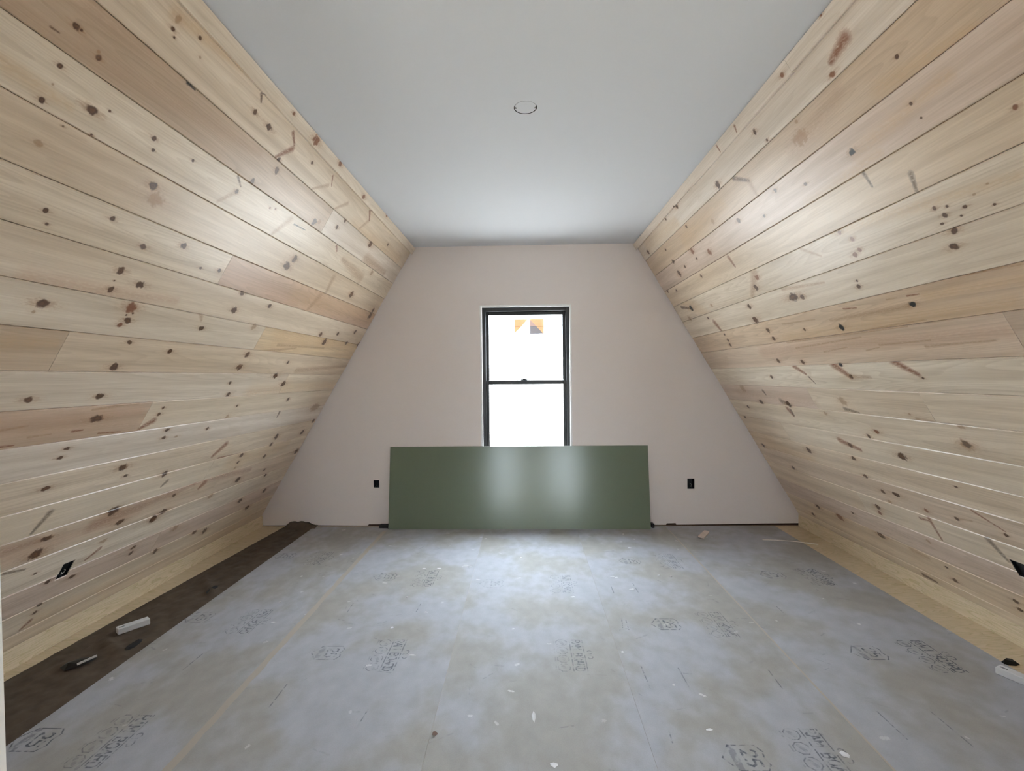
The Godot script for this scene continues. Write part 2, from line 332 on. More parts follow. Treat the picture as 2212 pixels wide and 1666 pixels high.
func pine_image(seams: Array, joints: Array, knots: Array, streaks: Array, patches: Array, marked: Array, seeded: int) -> Image:
	var w := 2048
	var h := 1816
	var r := RandomNumberGenerator.new()
	r.seed = seeded
	var rings := field(128, 512, w, 512, 0.011, seeded + 1, 2)
	var cloud := field(96, 512, w, 512, 0.02, seeded + 5, 3)
	var fibre := field(64, 512, w, 512, 0.31, seeded + 2, 2)
	var data := PackedByteArray()
	data.resize(w * h * 3)
	var tones := [rgb(231, 212, 188), rgb(235, 219, 198), rgb(227, 206, 180), rgb(232, 214, 190), rgb(222, 200, 181), rgb(233, 218, 201)]
	var lut := PackedFloat32Array()
	lut.resize(256)
	for i in 256:
		var q := i / 255.0
		lut[i] = 1.0 - 0.045 * pow(q, 3.0) * (1.0 - pow(q, 24.0)) - 0.012 * q
	var bounds := [T1]
	bounds.append_array(seams)
	bounds.append(0.0)
	for row in range(bounds.size() - 1):
		var y0 := clampi(int((T1 - bounds[row]) / PX), 0, h)
		var y1 := clampi(int((T1 - bounds[row + 1]) / PX), 0, h)
		if row == bounds.size() - 2:
			y1 = h
		var cuts := [0]
		for j in joints:
			if j[0] == row - 1:
				cuts.append(clampi(int((j[1] - Z0) / PX), 0, w))
		cuts.append(w)
		cuts.sort()
		for s in range(cuts.size() - 1):
			var tone: Color = tones[r.randi() % tones.size()]
			for e in marked:
				if e[0] == row - 1 and e[1] == s:
					tone = rgb(e[2], e[3], e[4])
			var oy := r.randi() % 400
			var many := r.randf_range(5.0, 11.0)
			var mild := r.randf_range(0.5, 1.35)
			var tr := tone.r * 255.0
			var tg := tone.g * 255.0
			var tb := tone.b * 255.0
			for y in range(y0, y1):
				var fy := ((y - y0 + oy) & 511) * w
				for x in range(cuts[s], cuts[s + 1]):
					var v: float = rings[fy + x] * many
					var f: float = 1.0 - (1.0 - lut[int((v - floorf(v)) * 255.0)]) * mild + (fibre[fy + x] - 0.5) * 0.06 + (cloud[fy + x] - 0.5) * 0.13
					var i := (y * w + x) * 3
					data[i] = mini(255, int(tr * f))
					data[i + 1] = mini(255, int(tg * f * (0.8 + 0.2 * f)))
					data[i + 2] = mini(255, int(tb * f * (0.5 + 0.5 * f)))
	var ragged := field(256, 256, 256, 256, 0.06, seeded + 3, 3)
	# heartwood and stained patches, ragged at the rim and kept inside their board
	for i in range(0, patches.size(), 6):
		line_into(data, w, h, patches, i, 2.2, 0.34, ragged, bounds)
	for i in range(0, streaks.size(), 6):
		line_into(data, w, h, streaks, i, 1.95, 0.8 if streaks[i + 5] != 4 else 1.0, ragged, bounds)
	for i in range(0, knots.size(), 5):
		var kx: float = (knots[i] - Z0) / PX
		var ky: float = (T1 - knots[i + 1]) / PX
		var rx: float = knots[i + 2] / PX * 0.86
		var ry: float = knots[i + 3] / PX * 0.86
		var kind: int = knots[i + 4]
		var c := kind_color(kind)
		var halo := rgb(172, 134, 100)
		var strong := 0.9
		if kind == 1:
			strong = 0.5
		elif kind == 4:
			strong = 1.0
		elif kind == 2:
			strong = 0.8
		var reach := 3.6
		for y in range(maxi(0, int(ky - ry * reach)), mini(h, int(ky + ry * reach) + 2)):
			for x in range(maxi(0, int(kx - rx * reach * 1.6)), mini(w, int(kx + rx * reach * 1.6) + 2)):
				var dx := (x - kx) / rx
				var dy := (y - ky) / ry
				var wob: float = ragged[(y & 255) * 256 + (x & 255)] - 0.5
				var wob2: float = ragged[((y * 4) & 255) * 256 + (x & 255)] - 0.5
				var d := sqrt(dx * dx + dy * dy) + wob * 0.9
				var at := (y * w + x) * 3
				# discoloured wood trailing along the grain
				var e := sqrt(dx * dx * 0.22 + dy * dy * 1.3) + wob2 * 1.5
				if e < 1.7:
					blend_px(data, at, halo, clampf((1.7 - e) * 0.6, 0.0, 1.0) * (0.62 if kind != 1 else 0.25))
				elif e < reach * 0.75:
					var line := 0.5 + 0.5 * sin(e * 7.0 + wob * 4.0)
					blend_px(data, at, halo, clampf((reach * 0.75 - e) * 0.5, 0, 1) * 0.15 * line)
				if d < 1.35:
					var ring := 0.5 + 0.5 * sin(d * 8.0 + wob * 3.0)
					var inner := c.lerp(rgb(150, 104, 64), (0.5 * ring * clampf(1.0 - d * 0.9, 0.0, 1.0)) if kind != 4 else 0.0)
					blend_px(data, at, inner, strong * smoothstep(1.35, 0.75, d))
	return Image.create_from_data(w, h, false, Image.FORMAT_RGB8, data)

func line_into(data: PackedByteArray, w: int, h: int, list: Array, i: int, soft: float, strong: float, ragged: PackedFloat32Array, bounds: Array) -> void:
	var a := Vector2((list[i] - Z0) / PX, (T1 - list[i + 1]) / PX)
	var b := Vector2((list[i + 2] - Z0) / PX, (T1 - list[i + 3]) / PX)
	var wide: float = maxf(list[i + 4] / PX * (1.35 if soft < 2.0 else 1.0), 1.3)
	var kind: int = list[i + 5]
	var c := kind_color(kind)
	var mid_t: float = (list[i + 1] + list[i + 3]) * 0.5
	var low := 0.0
	var top := T1
	for k in range(bounds.size() - 1):
		if mid_t <= bounds[k] and mid_t >= bounds[k + 1]:
			low = bounds[k + 1]
			top = bounds[k]
	var pad := wide * soft + 2.0
	var along := (b - a)
	var len2 := maxf(along.length_squared(), 0.01)
	if kind == 1:
		strong *= 0.6
	for y in range(maxi(maxi(0, int(minf(a.y, b.y) - pad)), int((T1 - top) / PX)), mini(mini(h, int(maxf(a.y, b.y) + pad) + 1), int((T1 - low) / PX))):
		for x in range(maxi(0, int(minf(a.x, b.x) - pad * 2.0)), mini(w, int(maxf(a.x, b.x) + pad * 2.0) + 1)):
			var q := Vector2(x, y)
			var s := clampf((q - a).dot(along) / len2, 0.0, 1.0)
			var wob: float = ragged[((y * 3) & 255) * 256 + (x & 255)] - 0.5
			var d := (q - a - along * s).length() / (wide * (1.0 - 0.45 * s)) + wob * (1.2 if soft < 2.0 else 0.8)
			if d < soft:
				var e := clampf((soft - d) / (0.75 * soft), 0.0, 1.0)
				blend_px(data, (y * w + x) * 3, c, strong * e * clampf(0.85 + 1.4 * wob, 0.2, 1.0))

# Floor paper: dusty grey-brown board with dried smears, scuffs and the maker's print.
const SX := 0.00176
const SZ0 := 1.0
var pens := {
	"R": [0, 0, 0, 1, 0, 1, .55, 1, .55, 1, .7, .85, .7, .85, .7, .65, .7, .65, .55, .5, .55, .5, 0, .5, .35, .5, .75, 0],
	"A": [0, 0, .38, 1, .38, 1, .76, 0, .15, .38, .61, .38],
	"M": [0, 0, 0, 1, 0, 1, .42, .35, .42, .35, .84, 1, .84, 1, .84, 0],
	"B": [0, 0, 0, 1, 0, 1, .5, 1, .5, 1, .66, .78, .66, .78, .5, .54, .5, .54, 0, .54, .5, .54, .72, .28, .72, .28, .5, 0, .5, 0, 0, 0],
	"O": [.2, 0, .55, 0, .55, 0, .75, .25, .75, .25, .75, .75, .75, .75, .55, 1, .55, 1, .2, 1, .2, 1, 0, .75, 0, .75, 0, .25, 0, .25, .2, 0],
	"D": [0, 0, 0, 1, 0, 1, .45, 1, .45, 1, .72, .7, .72, .7, .72, .3, .72, .3, .45, 0, .45, 0, 0, 0],
	"2": [0, .78, .15, 1, .15, 1, .5, 1, .5, 1, .66, .8, .66, .8, .6, .55, .6, .55, 0, 0, 0, 0, .7, 0],
	"5": [.64, 1, .06, 1, .06, 1, .02, .55, .02, .55, .48, .58, .48, .58, .68, .32, .68, .32, .5, .02, .5, .02, 0, .06],
}

func ink(data: PackedByteArray, w: int, h: int, a: Vector2, b: Vector2, wide: float, dark: float, worn: PackedFloat32Array) -> void:
	# a, b in metres on the sheet (x from its left edge, distance from SZ0)
	var pa := Vector2(a.x / SX, a.y / SX)
	var pb := Vector2(b.x / SX, b.y / SX)
	var half := wide / SX * 0.5
	var along := pb - pa
	var len2 := maxf(along.length_squared(), 0.01)
	for y in range(maxi(0, int(minf(pa.y, pb.y) - half - 1)), mini(h, int(maxf(pa.y, pb.y) + half) + 2)):
		for x in range(maxi(0, int(minf(pa.x, pb.x) - half - 1)), mini(w, int(maxf(pa.x, pb.x) + half) + 2)):
			var q := Vector2(x + 0.5, y + 0.5)
			var s := clampf((q - pa).dot(along) / len2, 0.0, 1.0)
			var d := (q - pa - along * s).length()
			var e := clampf(half + 0.5 - d, 0.0, 1.0)
			if e > 0.0:
				var keep: float = clampf((worn[(y & 511) * 512 + (x & 511)] - 0.34) * 4.2, 0.06, 1.0)
				blend_px(data, (y * w + x) * 3, rgb(78, 82, 90), e * dark * 0.85 * keep)

func print_text(data: PackedByteArray, w: int, h: int, cx: float, cz: float, dark: float, worn: PackedFloat32Array) -> void:
	# lines run towards the camera; the head of the letters points to the right
	var at := func(u: float, v: float) -> Vector2: return Vector2(cx + v, cz - SZ0 - u)
	ink(data, w, h, at.call(-0.132, 0.0), at.call(0.132, 0.0), 0.0052, dark, worn)
	ink(data, w, h, at.call(-0.132, 0.066), at.call(0.132, 0.066), 0.0052, dark, worn)
	var words := "RAM BOARD"
	var step := 0.0298
	for i in words.length():
		var ch := words[i]
		if ch == " ":
			continue
		var strokes: Array = pens[ch]
		for k in range(0, strokes.size(), 4):
			var u0: float = -0.129 + i * step + strokes[k] * 0.031
			var u1: float = -0.129 + i * step + strokes[k + 2] * 0.031
			ink(data, w, h, at.call(u0, 0.012 + strokes[k + 1] * 0.042), at.call(u1, 0.012 + strokes[k + 3] * 0.042), 0.0068, dark, worn)
	for k in 4:
		var u: float = -0.104 + k * 0.07
		var last := Vector2.ZERO
		for j in 9:
			var a := TAU * j / 8.0 + PI / 8.0
			var q: Vector2 = at.call(u + cos(a) * 0.03, -0.043 + sin(a) * 0.03)
			if j > 0:
				ink(data, w, h, last, q, 0.0042, dark * 0.8, worn)
			last = q
		ink(data, w, h, at.call(u - 0.012, -0.05), at.call(u + 0.012, -0.036), 0.016, dark * 0.35, worn)
		ink(data, w, h, at.call(u - 0.014, -0.082), at.call(u + 0.014, -0.082), 0.007, dark * 0.35, worn)
	# the small curled-horn mark over the words
	for k in 2:
		var sgn := -1.0 if k == 0 else 1.0
		var last: Vector2 = at.call(0.004 * sgn, 0.078)
		for j in range(1, 10):
			var a := j / 9.0 * 4.4
			var rr := 0.019 - 0.0012 * j
			var q: Vector2 = at.call(sgn * (0.022 - rr * cos(a)), 0.09 + rr * sin(a))
			ink(data, w, h, last, q, 0.0048, dark * 0.7, worn)
			last = q

func print_shield(data: PackedByteArray, w: int, h: int, cx: float, cz: float, dark: float, worn: PackedFloat32Array) -> void:
	var at := func(u: float, v: float) -> Vector2: return Vector2(cx + v, cz - SZ0 - u)
	var rim := [Vector2(0, -0.08), Vector2(0.058, -0.04), Vector2(0.058, 0.06), Vector2(0.03, 0.078), Vector2(0, 0.07), Vector2(-0.03, 0.078), Vector2(-0.058, 0.06), Vector2(-0.058, -0.04)]
	for i in rim.size():
		var a: Vector2 = rim[i]
		var b: Vector2 = rim[(i + 1) % rim.size()]
		ink(data, w, h, at.call(a.x, a.y), at.call(b.x, b.y), 0.0052, dark, worn)
	ink(data, w, h, at.call(-0.05, -0.034), at.call(0.05, -0.034), 0.026, dark * 0.45, worn)
	var x := -0.036
	for ch in ["2", "5"]:
		var strokes: Array = pens[ch]
		for k in range(0, strokes.size(), 4):
			ink(data, w, h, at.call(x + strokes[k] * 0.045, -0.002 + strokes[k + 1] * 0.052), at.call(x + strokes[k + 2] * 0.045, -0.002 + strokes[k + 3] * 0.052), 0.0085, dark, worn)
		x += 0.042

func sheet_image(left: float, wide: float, texts: Array, shields: Array, dashes: Array, seeded: int) -> Image:
	var w := int(ceil(wide / SX))
	var h := 1936
	var r := RandomNumberGenerator.new()
	r.seed = seeded
	var broad := field(64, 220, w, h, 0.022, seeded + 1, 3)
	var cloud := field(160, 500, w, h, 0.05, seeded + 2, 4)
	var fine := field(512, 512, 512, 512, 0.28, seeded + 3, 2)
	var worn := field(512, 512, 512, 512, 0.05, seeded + 4, 4)
	var data := PackedByteArray()
	data.resize(w * h * 3)
	var dust := rgb(175, 176, 182)
	var kraft := rgb(166, 163, 158)
	var ramp := []
	for i in 256:
		var q := smoothstep(0.28, 0.72, i / 255.0)
		ramp.append(kraft.lerp(dust, q))
	var rr := PackedFloat32Array()
	var rg := PackedFloat32Array()
	var rb := PackedFloat32Array()
	for i in 256:
		rr.append(ramp[i].r * 255.0)
		rg.append(ramp[i].g * 255.0)
		rb.append(ramp[i].b * 255.0)
	for y in h:
		for x in w:
			var i := y * w + x
			var k := clampi(int((broad[i] * 0.8 + cloud[i] * 0.2) * 255.0), 0, 255)
			var f: float = 1.0 + (fine[(y & 511) * 512 + (x & 511)] - 0.5) * 0.05 + (cloud[i] - 0.5) * 0.07
			var at := i * 3
			data[at] = mini(255, int(rr[k] * f))
			data[at + 1] = mini(255, int(rg[k] * f))
			data[at + 2] = mini(255, int(rb[k] * f))
	for e in texts:
		print_text(data, w, h, e[0] - left, e[1], e[2], worn)
	for e in shields:
		print_shield(data, w, h, e[0] - left, e[1], e[2], worn)
	for e in dashes:
		ink(data, w, h, Vector2(e[0] - left, e[1] - SZ0), Vector2(e[2] - left, e[3] - SZ0), 0.005, 0.55, worn)
	# scuffs and dried splashes
	for k in 46:
		var a := Vector2(r.randf() * wide, r.randf_range(0.3, 3.3))
		var b := a + Vector2(r.randf_range(-0.09, 0.09), r.randf_range(-0.05, 0.05))
		ink(data, w, h, a, b, r.randf_range(0.002, 0.012), r.randf_range(0.05, 0.22), worn)
	for k in 15:
		var a := Vector2(r.randf() * wide, r.randf_range(0.4, 3.35))
		var b := a + Vector2(r.randf_range(-0.02, 0.02), r.randf_range(-0.012, 0.012))
		smear(data, w, h, a, b, r.randf_range(0.003, 0.009), r.randf_range(0.25, 0.7), worn)
	return Image.create_from_data(w, h, false, Image.FORMAT_RGB8, data)

func smear(data: PackedByteArray, w: int, h: int, a: Vector2, b: Vector2, wide: float, strong: float, worn: PackedFloat32Array) -> void:
	var pa := a / SX
	var pb := b / SX
	var half := wide / SX
	var along := pb - pa
	var len2 := maxf(along.length_squared(), 0.01)
	for y in range(maxi(0, int(minf(pa.y, pb.y) - half - 1)), mini(h, int(maxf(pa.y, pb.y) + half) + 2)):
		for x in range(maxi(0, int(minf(pa.x, pb.x) - half - 1)), mini(w, int(maxf(pa.x, pb.x) + half) + 2)):
			var q := Vector2(x, y)
			var s := clampf((q - pa).dot(along) / len2, 0.0, 1.0)
			var d := (q - pa - along * s).length() + (worn[((y * 5) & 511) * 512 + ((x * 5) & 511)] - 0.5) * half * 1.6
			if d < half:
				blend_px(data, (y * w + x) * 3, rgb(234, 234, 232), strong)

func textured(im: Image, rough: float, spec: float) -> StandardMaterial3D:
	var m := plain(Color.WHITE, rough, spec)
	m.albedo_texture = ImageTexture.create_from_image(im)
	return m

var made := []
func compute(job: int) -> void:
	match job:
		0: made[0] = pine_image(SEAMS_LEFT, JOINTS_LEFT, KNOTS_LEFT, STREAKS_LEFT, PATCHES_LEFT, TONES_LEFT, 11)
		1: made[1] = pine_image(SEAMS_RIGHT, JOINTS_RIGHT, KNOTS_RIGHT, STREAKS_RIGHT, PATCHES_RIGHT, TONES_RIGHT, 47)
		2, 3, 4, 5, 6:
			var s: Array = SHEETS[job - 2]
			made[job] = sheet_image(s[0], s[1] - s[0], s[2], s[3], s[4], 100 + job * 7)

# each paper board: left edge, right edge, printed words (x, distance, darkness), shields, dashes
const SHEETS := [
	[-2.0, -1.29, [[-1.60, 2.657, .5], [-1.615, 3.60, .5], [-1.622, 1.765, .6]], [[-1.93, 2.696, .45], [-1.907, 3.638, .5], [-1.925, 1.76, .9]], [[-1.66, 2.2, -1.655, 2.33]]],
	[-1.29, -0.38, [[-0.706, 2.338, .6], [-0.70, 3.242, .55]], [[-1.02, 2.348, .55], [-0.995, 3.26, .55]], [[-1.072, 2.757, -1.078, 2.871], [-0.684, 1.838, -0.672, 1.943], [-0.66, 2.77, -0.655, 2.88], [-1.1, 1.95, -1.1, 2.1]]],
	[-0.38, 0.46, [[0.222, 2.345, .5], [0.236, 3.158, .35]], [[-0.237, 3.156, .2]], []],
	[0.46, 1.285, [[1.066, 3.541, .5], [1.066, 2.644, .5], [1.066, 1.727, .7]], [[0.777, 3.549, .6], [0.777, 2.641, .75], [0.79, 1.713, .8]], [[0.548, 2.091, 0.547, 2.251], [0.723, 2.093, 0.72, 2.242], [0.713, 3.161, 0.719, 3.019], [1.132, 2.098, 1.138, 2.23], [0.56, 3.02, 0.56, 3.13], [0.53, 2.6, 0.545, 2.7], [0.56, 2.58, 0.565, 2.68], [0.55, 1.78, 0.555, 1.84]]],
	[1.285, 2.285, [[1.985, 3.275, .85], [1.985, 2.355, 1.0]], [[1.71, 3.304, .55], [1.70, 2.377, .75]], [[1.442, 1.958, 1.445, 1.81], [1.66, 1.96, 1.66, 1.78], [1.5, 2.75, 1.5, 2.85]]],
]

# ------------------------------------------------------------------ setting
func plank(side: float, parts: Array, z0: float, z1: float, m: Material, parent: Node) -> void:
	# parts: [from, to, low, high] along the board; a chamfered face with real joints on both edges
	var st := start()
	var thick := 0.018
	var ch := 0.0030
	var gap := 0.0008
	for p in parts:
		var za: float = p[0] + (gap if p[0] == z0 else 0.0)
		var zb: float = p[1] - (gap if p[1] == z1 else 0.0)
		var lo: float = p[2] + gap
		var hi: float = p[3] - gap
		var outline := [[lo, -thick], [lo, -ch], [lo + ch, 0.0], [hi - ch, 0.0], [hi, -ch], [hi, -thick]]
		var near := []
		var far := []
		for q in outline:
			near.append([on_slope(side, q[0], q[1], za), Vector2((za - Z0) / (2048 * PX), (T1 - q[0]) / (1816 * PX))])
			far.append([on_slope(side, q[0], q[1], zb), Vector2((zb - Z0) / (2048 * PX), (T1 - q[0]) / (1816 * PX))])
		for i in 6:
			var j := (i + 1) % 6
			if side < 0:
				quad(st, near[i][0], far[i][0], far[j][0], near[j][0], near[i][1], far[i][1], far[j][1], near[j][1])
			else:
				quad(st, near[i][0], near[j][0], far[j][0], far[i][0], near[i][1], near[j][1], far[j][1], far[i][1])
		for i in range(1, 5):
			for e in ([near, far] if side < 0 else [far, near]):
				pass
			if side < 0:
				tri(st, near[0][0], near[i][0], near[i + 1][0])
				tri(st, far[0][0], far[i + 1][0], far[i][0])
			else:
				tri(st, near[0][0], near[i + 1][0], near[i][0])
				tri(st, far[0][0], far[i][0], far[i + 1][0])
	mesh_of(st, m, "plank", parent)

func slope_wall(side: float, seams: Array, joints: Array, m: Material, hole: Array) -> void:
	var name_ := "wall_left" if side < 0 else "wall_right"
	# the roof slope itself, behind the boards
	var st := start()
	var c := [on_slope(side, -0.08, -0.020, -BACK - 0.15), on_slope(side, RUN + 0.12, -0.020, -BACK - 0.15), on_slope(side, RUN + 0.12, -0.16, -BACK - 0.15), on_slope(side, -0.08, -0.16, -BACK - 0.15)]
	var f := []
	for v in c:
		f.append(Vector3(v.x, v.y, -DEPTH - 0.2))
	for i in 4:
		var j := (i + 1) % 4
		if side < 0:
			quad(st, c[i], f[i], f[j], c[j])
		else:
			quad(st, c[i], c[j], f[j], f[i])
	if side < 0:
		quad(st, c[0], c[1], c[2], c[3])
		quad(st, f[0], f[3], f[2], f[1])
	else:
		quad(st, c[0], c[3], c[2], c[1])
		quad(st, f[0], f[1], f[2], f[3])
	var wall := mesh_of(st, plain(rgb(124, 90, 60), 0.9), name_)
	structure(wall, "sloping %s wall clad in knotty pale pine boards" % ("left" if side < 0 else "right"), "wall")
	for row in range(seams.size() - 1):
		var hi: float = seams[row]
		var lo: float = seams[row + 1]
		if row == 0:
			hi += 0.05            # runs on under the strip along the ceiling
		var ends := [NEAR_WALL]
		for j in joints:
			if j[0] == row:
				ends.append(j[1])
		ends.append(DEPTH - 0.013 - 0.010 * fposmod(row * 0.618 + side, 1.0))
		ends.sort()
		for s in range(ends.size() - 1):
			var a: float = ends[s]
			var b: float = ends[s + 1]
			var parts := []
			if hole[3] > lo and hole[2] < hi and hole[0] > a and hole[1] < b:
				parts.append([a, hole[0], lo, hi])
				if hole[2] > lo + 0.006:
					parts.append([hole[0], hole[1], lo, hole[2]])
				if hole[3] < hi - 0.006:
					parts.append([hole[0], hole[1], hole[3], hi])
				parts.append([hole[1], b, lo, hi])
			else:
				parts.append([a, b, lo, hi])
			plank(side, parts, a, b, m, wall)

func trim_strip(called: String, side: float, z0: float, z1: float, low: float, m: Material, label: String) -> void:
	var st := start()
	var hi := RUN - 0.0065
	var outline := [[low, 0.0005], [low, 0.0145], [low + 0.0025, 0.017], [hi, 0.017], [hi + 0.004, 0.0005]]
	var near := []
	var far := []
	for q in outline:
		near.append([on_slope(side, q[0], q[1], z0 + 0.0004), Vector2((z0 - Z0) / (2048 * PX), (T1 - q[0]) / (1816 * PX))])
		far.append([on_slope(side, q[0], q[1], z1 - 0.0004), Vector2((z1 - Z0) / (2048 * PX), (T1 - q[0]) / (1816 * PX))])
	for i in 5:
		var j := (i + 1) % 5
		if side < 0:
			quad(st, near[i][0], far[i][0], far[j][0], near[j][0], near[i][1], far[i][1], far[j][1], near[j][1])
		else:
			quad(st, near[i][0], near[j][0], far[j][0], far[i][0], near[i][1], near[j][1], far[j][1], far[i][1])
	for i in range(1, 4):
		if side < 0:
			tri(st, near[0][0], near[i][0], near[i + 1][0])
			tri(st, far[0][0], far[i + 1][0], far[i][0])
		else:
			tri(st, near[0][0], near[i + 1][0], near[i][0])
			tri(st, far[0][0], far[i][0], far[i + 1][0])
	structure(mesh_of(st, m, called), label, "trim")

func outline_of_gable(grow: float, low: float) -> PackedVector2Array:
	return PackedVector2Array([Vector2(-FOOT - grow, low), Vector2(FOOT + grow, low), Vector2(TOP + grow, HIGH + 0.02), Vector2(-TOP - grow, HIGH + 0.02)])

func csg_wall(called: String, outline: PackedVector2Array, z_front: float, thick: float, m: Material, holes: Array) -> CSGCombiner3D:
	var root := CSGCombiner3D.new()
	put(root, called)
	var body := CSGPolygon3D.new()
	body.polygon = outline
	body.mode = CSGPolygon3D.MODE_DEPTH
	body.depth = thick
	body.material = m
	body.position.z = z_front          # the polygon grows towards -z
	root.add_child(body)
	for h in holes:
		var b := CSGBox3D.new()
		b.operation = CSGShape3D.OPERATION_SUBTRACTION
		b.size = Vector3(h[1] - h[0], h[3] - h[2], thick * 4.0)
		b.position = Vector3((h[0] + h[1]) / 2, (h[2] + h[3]) / 2, z_front - thick / 2)
		b.material = m
		root.add_child(b)
	return root

func frame_into(st: SurfaceTool, x0: float, x1: float, y0: float, y1: float, wl: float, wt: float, wb: float, z0: float, z1: float, ch := 0.0015) -> void:
	var zc := (z0 + z1) / 2
	var dz := absf(z0 - z1)
	box_into(st, Vector3(x0 + wl / 2, (y0 + y1) / 2, zc), Vector3(wl, y1 - y0, dz), ch)
	box_into(st, Vector3(x1 - wl / 2, (y0 + y1) / 2, zc), Vector3(wl, y1 - y0, dz), ch)
	box_into(st, Vector3((x0 + x1) / 2, y1 - wt / 2, zc), Vector3(x1 - x0 - 2 * wl, wt, dz), ch)
	box_into(st, Vector3((x0 + x1) / 2, y0 + wb / 2, zc), Vector3(x1 - x0 - 2 * wl, wb, dz), ch)

func glass() -> StandardMaterial3D:
	var g := plain(Color(0.93, 0.97, 0.98, 0.06), 0.0, 0.5)
	g.transparency = BaseMaterial3D.TRANSPARENCY_ALPHA
	return g

# ------------------------------------------------------------------ things
func open_box(called: String, c: Vector3, size: Vector3, turn: Basis, label: String) -> void:
	# a plastic wiring box, open towards local +z, with screw ears and a coil of cable
	var root := Node3D.new()
	put(root, called)
	root.transform = Transform3D(turn, c)
	tag(root, label, "outlet box", "empty outlet boxes waiting for sockets")
	var m := plain(rgb(22, 24, 30), 0.55)
	var st := start()
	var t := 0.003
	var d := size.z
	box_into(st, Vector3(0, 0, -d + t / 2), Vector3(size.x, size.y, t))
	for s in [-1, 1]:
		box_into(st, Vector3(s * (size.x - t) / 2, 0, -d / 2), Vector3(t, size.y, d))
		box_into(st, Vector3(0, s * (size.y - t) / 2, -d / 2), Vector3(size.x - 2 * t, t, d))
	mesh_of(st, m, "shell", root)
	for s in [-1, 1]:
		box("screw_ear", Vector3(0, s * (size.y / 2 - 0.008), -0.006), Vector3(0.012, 0.010, 0.005), m, root, 0.001)
	var path := PackedVector3Array()
	for i in 15:
		var a := i / 14.0 * 4.6
		path.append(Vector3(0.010 + 0.009 * sin(a), -size.y * 0.22 + 0.011 * cos(a), -d + 0.006 + i * maxf(d - 0.014, 0.001) / 14.0))
	tube(path, 0.0022, plain(rgb(190, 186, 176), 0.6), "cable", root)

func lump(called: String, c: Vector3, size: Vector3, m: Material, seeded: int, parent: Node = null) -> MeshInstance3D:
	var r := RandomNumberGenerator.new()
	r.seed = seeded
	var pts := PackedVector3Array()
	for i in 11:
		var a := TAU * i / 11.0 + r.randf() * 0.4
		var up := 0.0 if i % 2 == 0 else r.randf_range(0.55, 1.0)
		var q := r.randf_range(0.75, 1.0) if i % 2 == 0 else r.randf_range(0.35, 0.75)
		pts.append(Vector3(cos(a) * q * size.x / 2, up * size.y, sin(a) * q * size.z / 2))
	var st := start()
	hull(st, pts, Vector3(0, size.y * 0.3, 0))
	var o := mesh_of(st, m, called, parent)
	o.position = c
	return o

func window_unit(called: String, x0: float, x1: float, y0: float, y1: float, face: float, out: float, label: String) -> Node3D:
	# face: z of the wall's inner surface; out: -1 when outdoors lies towards -z
	var root := Node3D.new()
	put(root, called)
	structure(root, label, "window")
	var black := plain(rgb(11, 12, 15), 0.42)
	var white := plain(rgb(250, 250, 248), 0.45)
	var st := start()
	var lt := 0.018
	frame_into(st, x0, x1, y0, y1, lt, lt, lt, face + 0.002 * -out, face + 0.10 * out, 0.002)
	mesh_of(st, white, "jamb_liner", root)
	st = start()
	frame_into(st, x0 + lt, x1 - lt, y0 + lt, y1 - lt, 0.031, 0.033, 0.04, face + 0.035 * out, face + 0.14 * out, 0.002)
	mesh_of(st, black, "frame", root)
	var mid := y0 + (y1 - y0) * 0.518
	var ix0 := x0 + lt + 0.031
	var ix1 := x1 - lt - 0.031
	# upper sash, in the outer track
	st = start()
	frame_into(st, ix0, ix1, mid - 0.022, y1 - lt - 0.033, 0.027, 0.030, 0.036, face + 0.098 * out, face + 0.132 * out, 0.003)
	var up := mesh_of(st, black, "upper_sash", root)
	box("pane", Vector3((ix0 + ix1) / 2, (mid + y1 - 0.06) / 2, face + 0.115 * out), Vector3(ix1 - ix0 - 0.05, y1 - mid - 0.07, 0.004), glass(), up)
	# lower sash, in the inner track
	st = start()
	frame_into(st, ix0, ix1, y0 + lt + 0.04, mid + 0.018, 0.027, 0.036, 0.06, face + 0.058 * out, face + 0.094 * out, 0.003)
	var low := mesh_of(st, black, "lower_sash", root)
	box("pane", Vector3((ix0 + ix1) / 2, (mid + y0 + 0.08) / 2, face + 0.076 * out), Vector3(ix1 - ix0 - 0.05, mid - y0 - 0.11, 0.004), glass(), low)
	# sash lock on the meeting rail
	st = start()
	box_into(st, Vector3((x0 + x1) / 2 - 0.018, mid + 0.0225, face + 0.076 * out), Vector3(0.062, 0.009, 0.024), 0.002)
	box_into(st, Vector3((x0 + x1) / 2 - 0.018, mid + 0.030, face + 0.072 * out), Vector3(0.030, 0.008, 0.014), 0.002)
	mesh_of(st, black, "sash_lock", root)
	return root

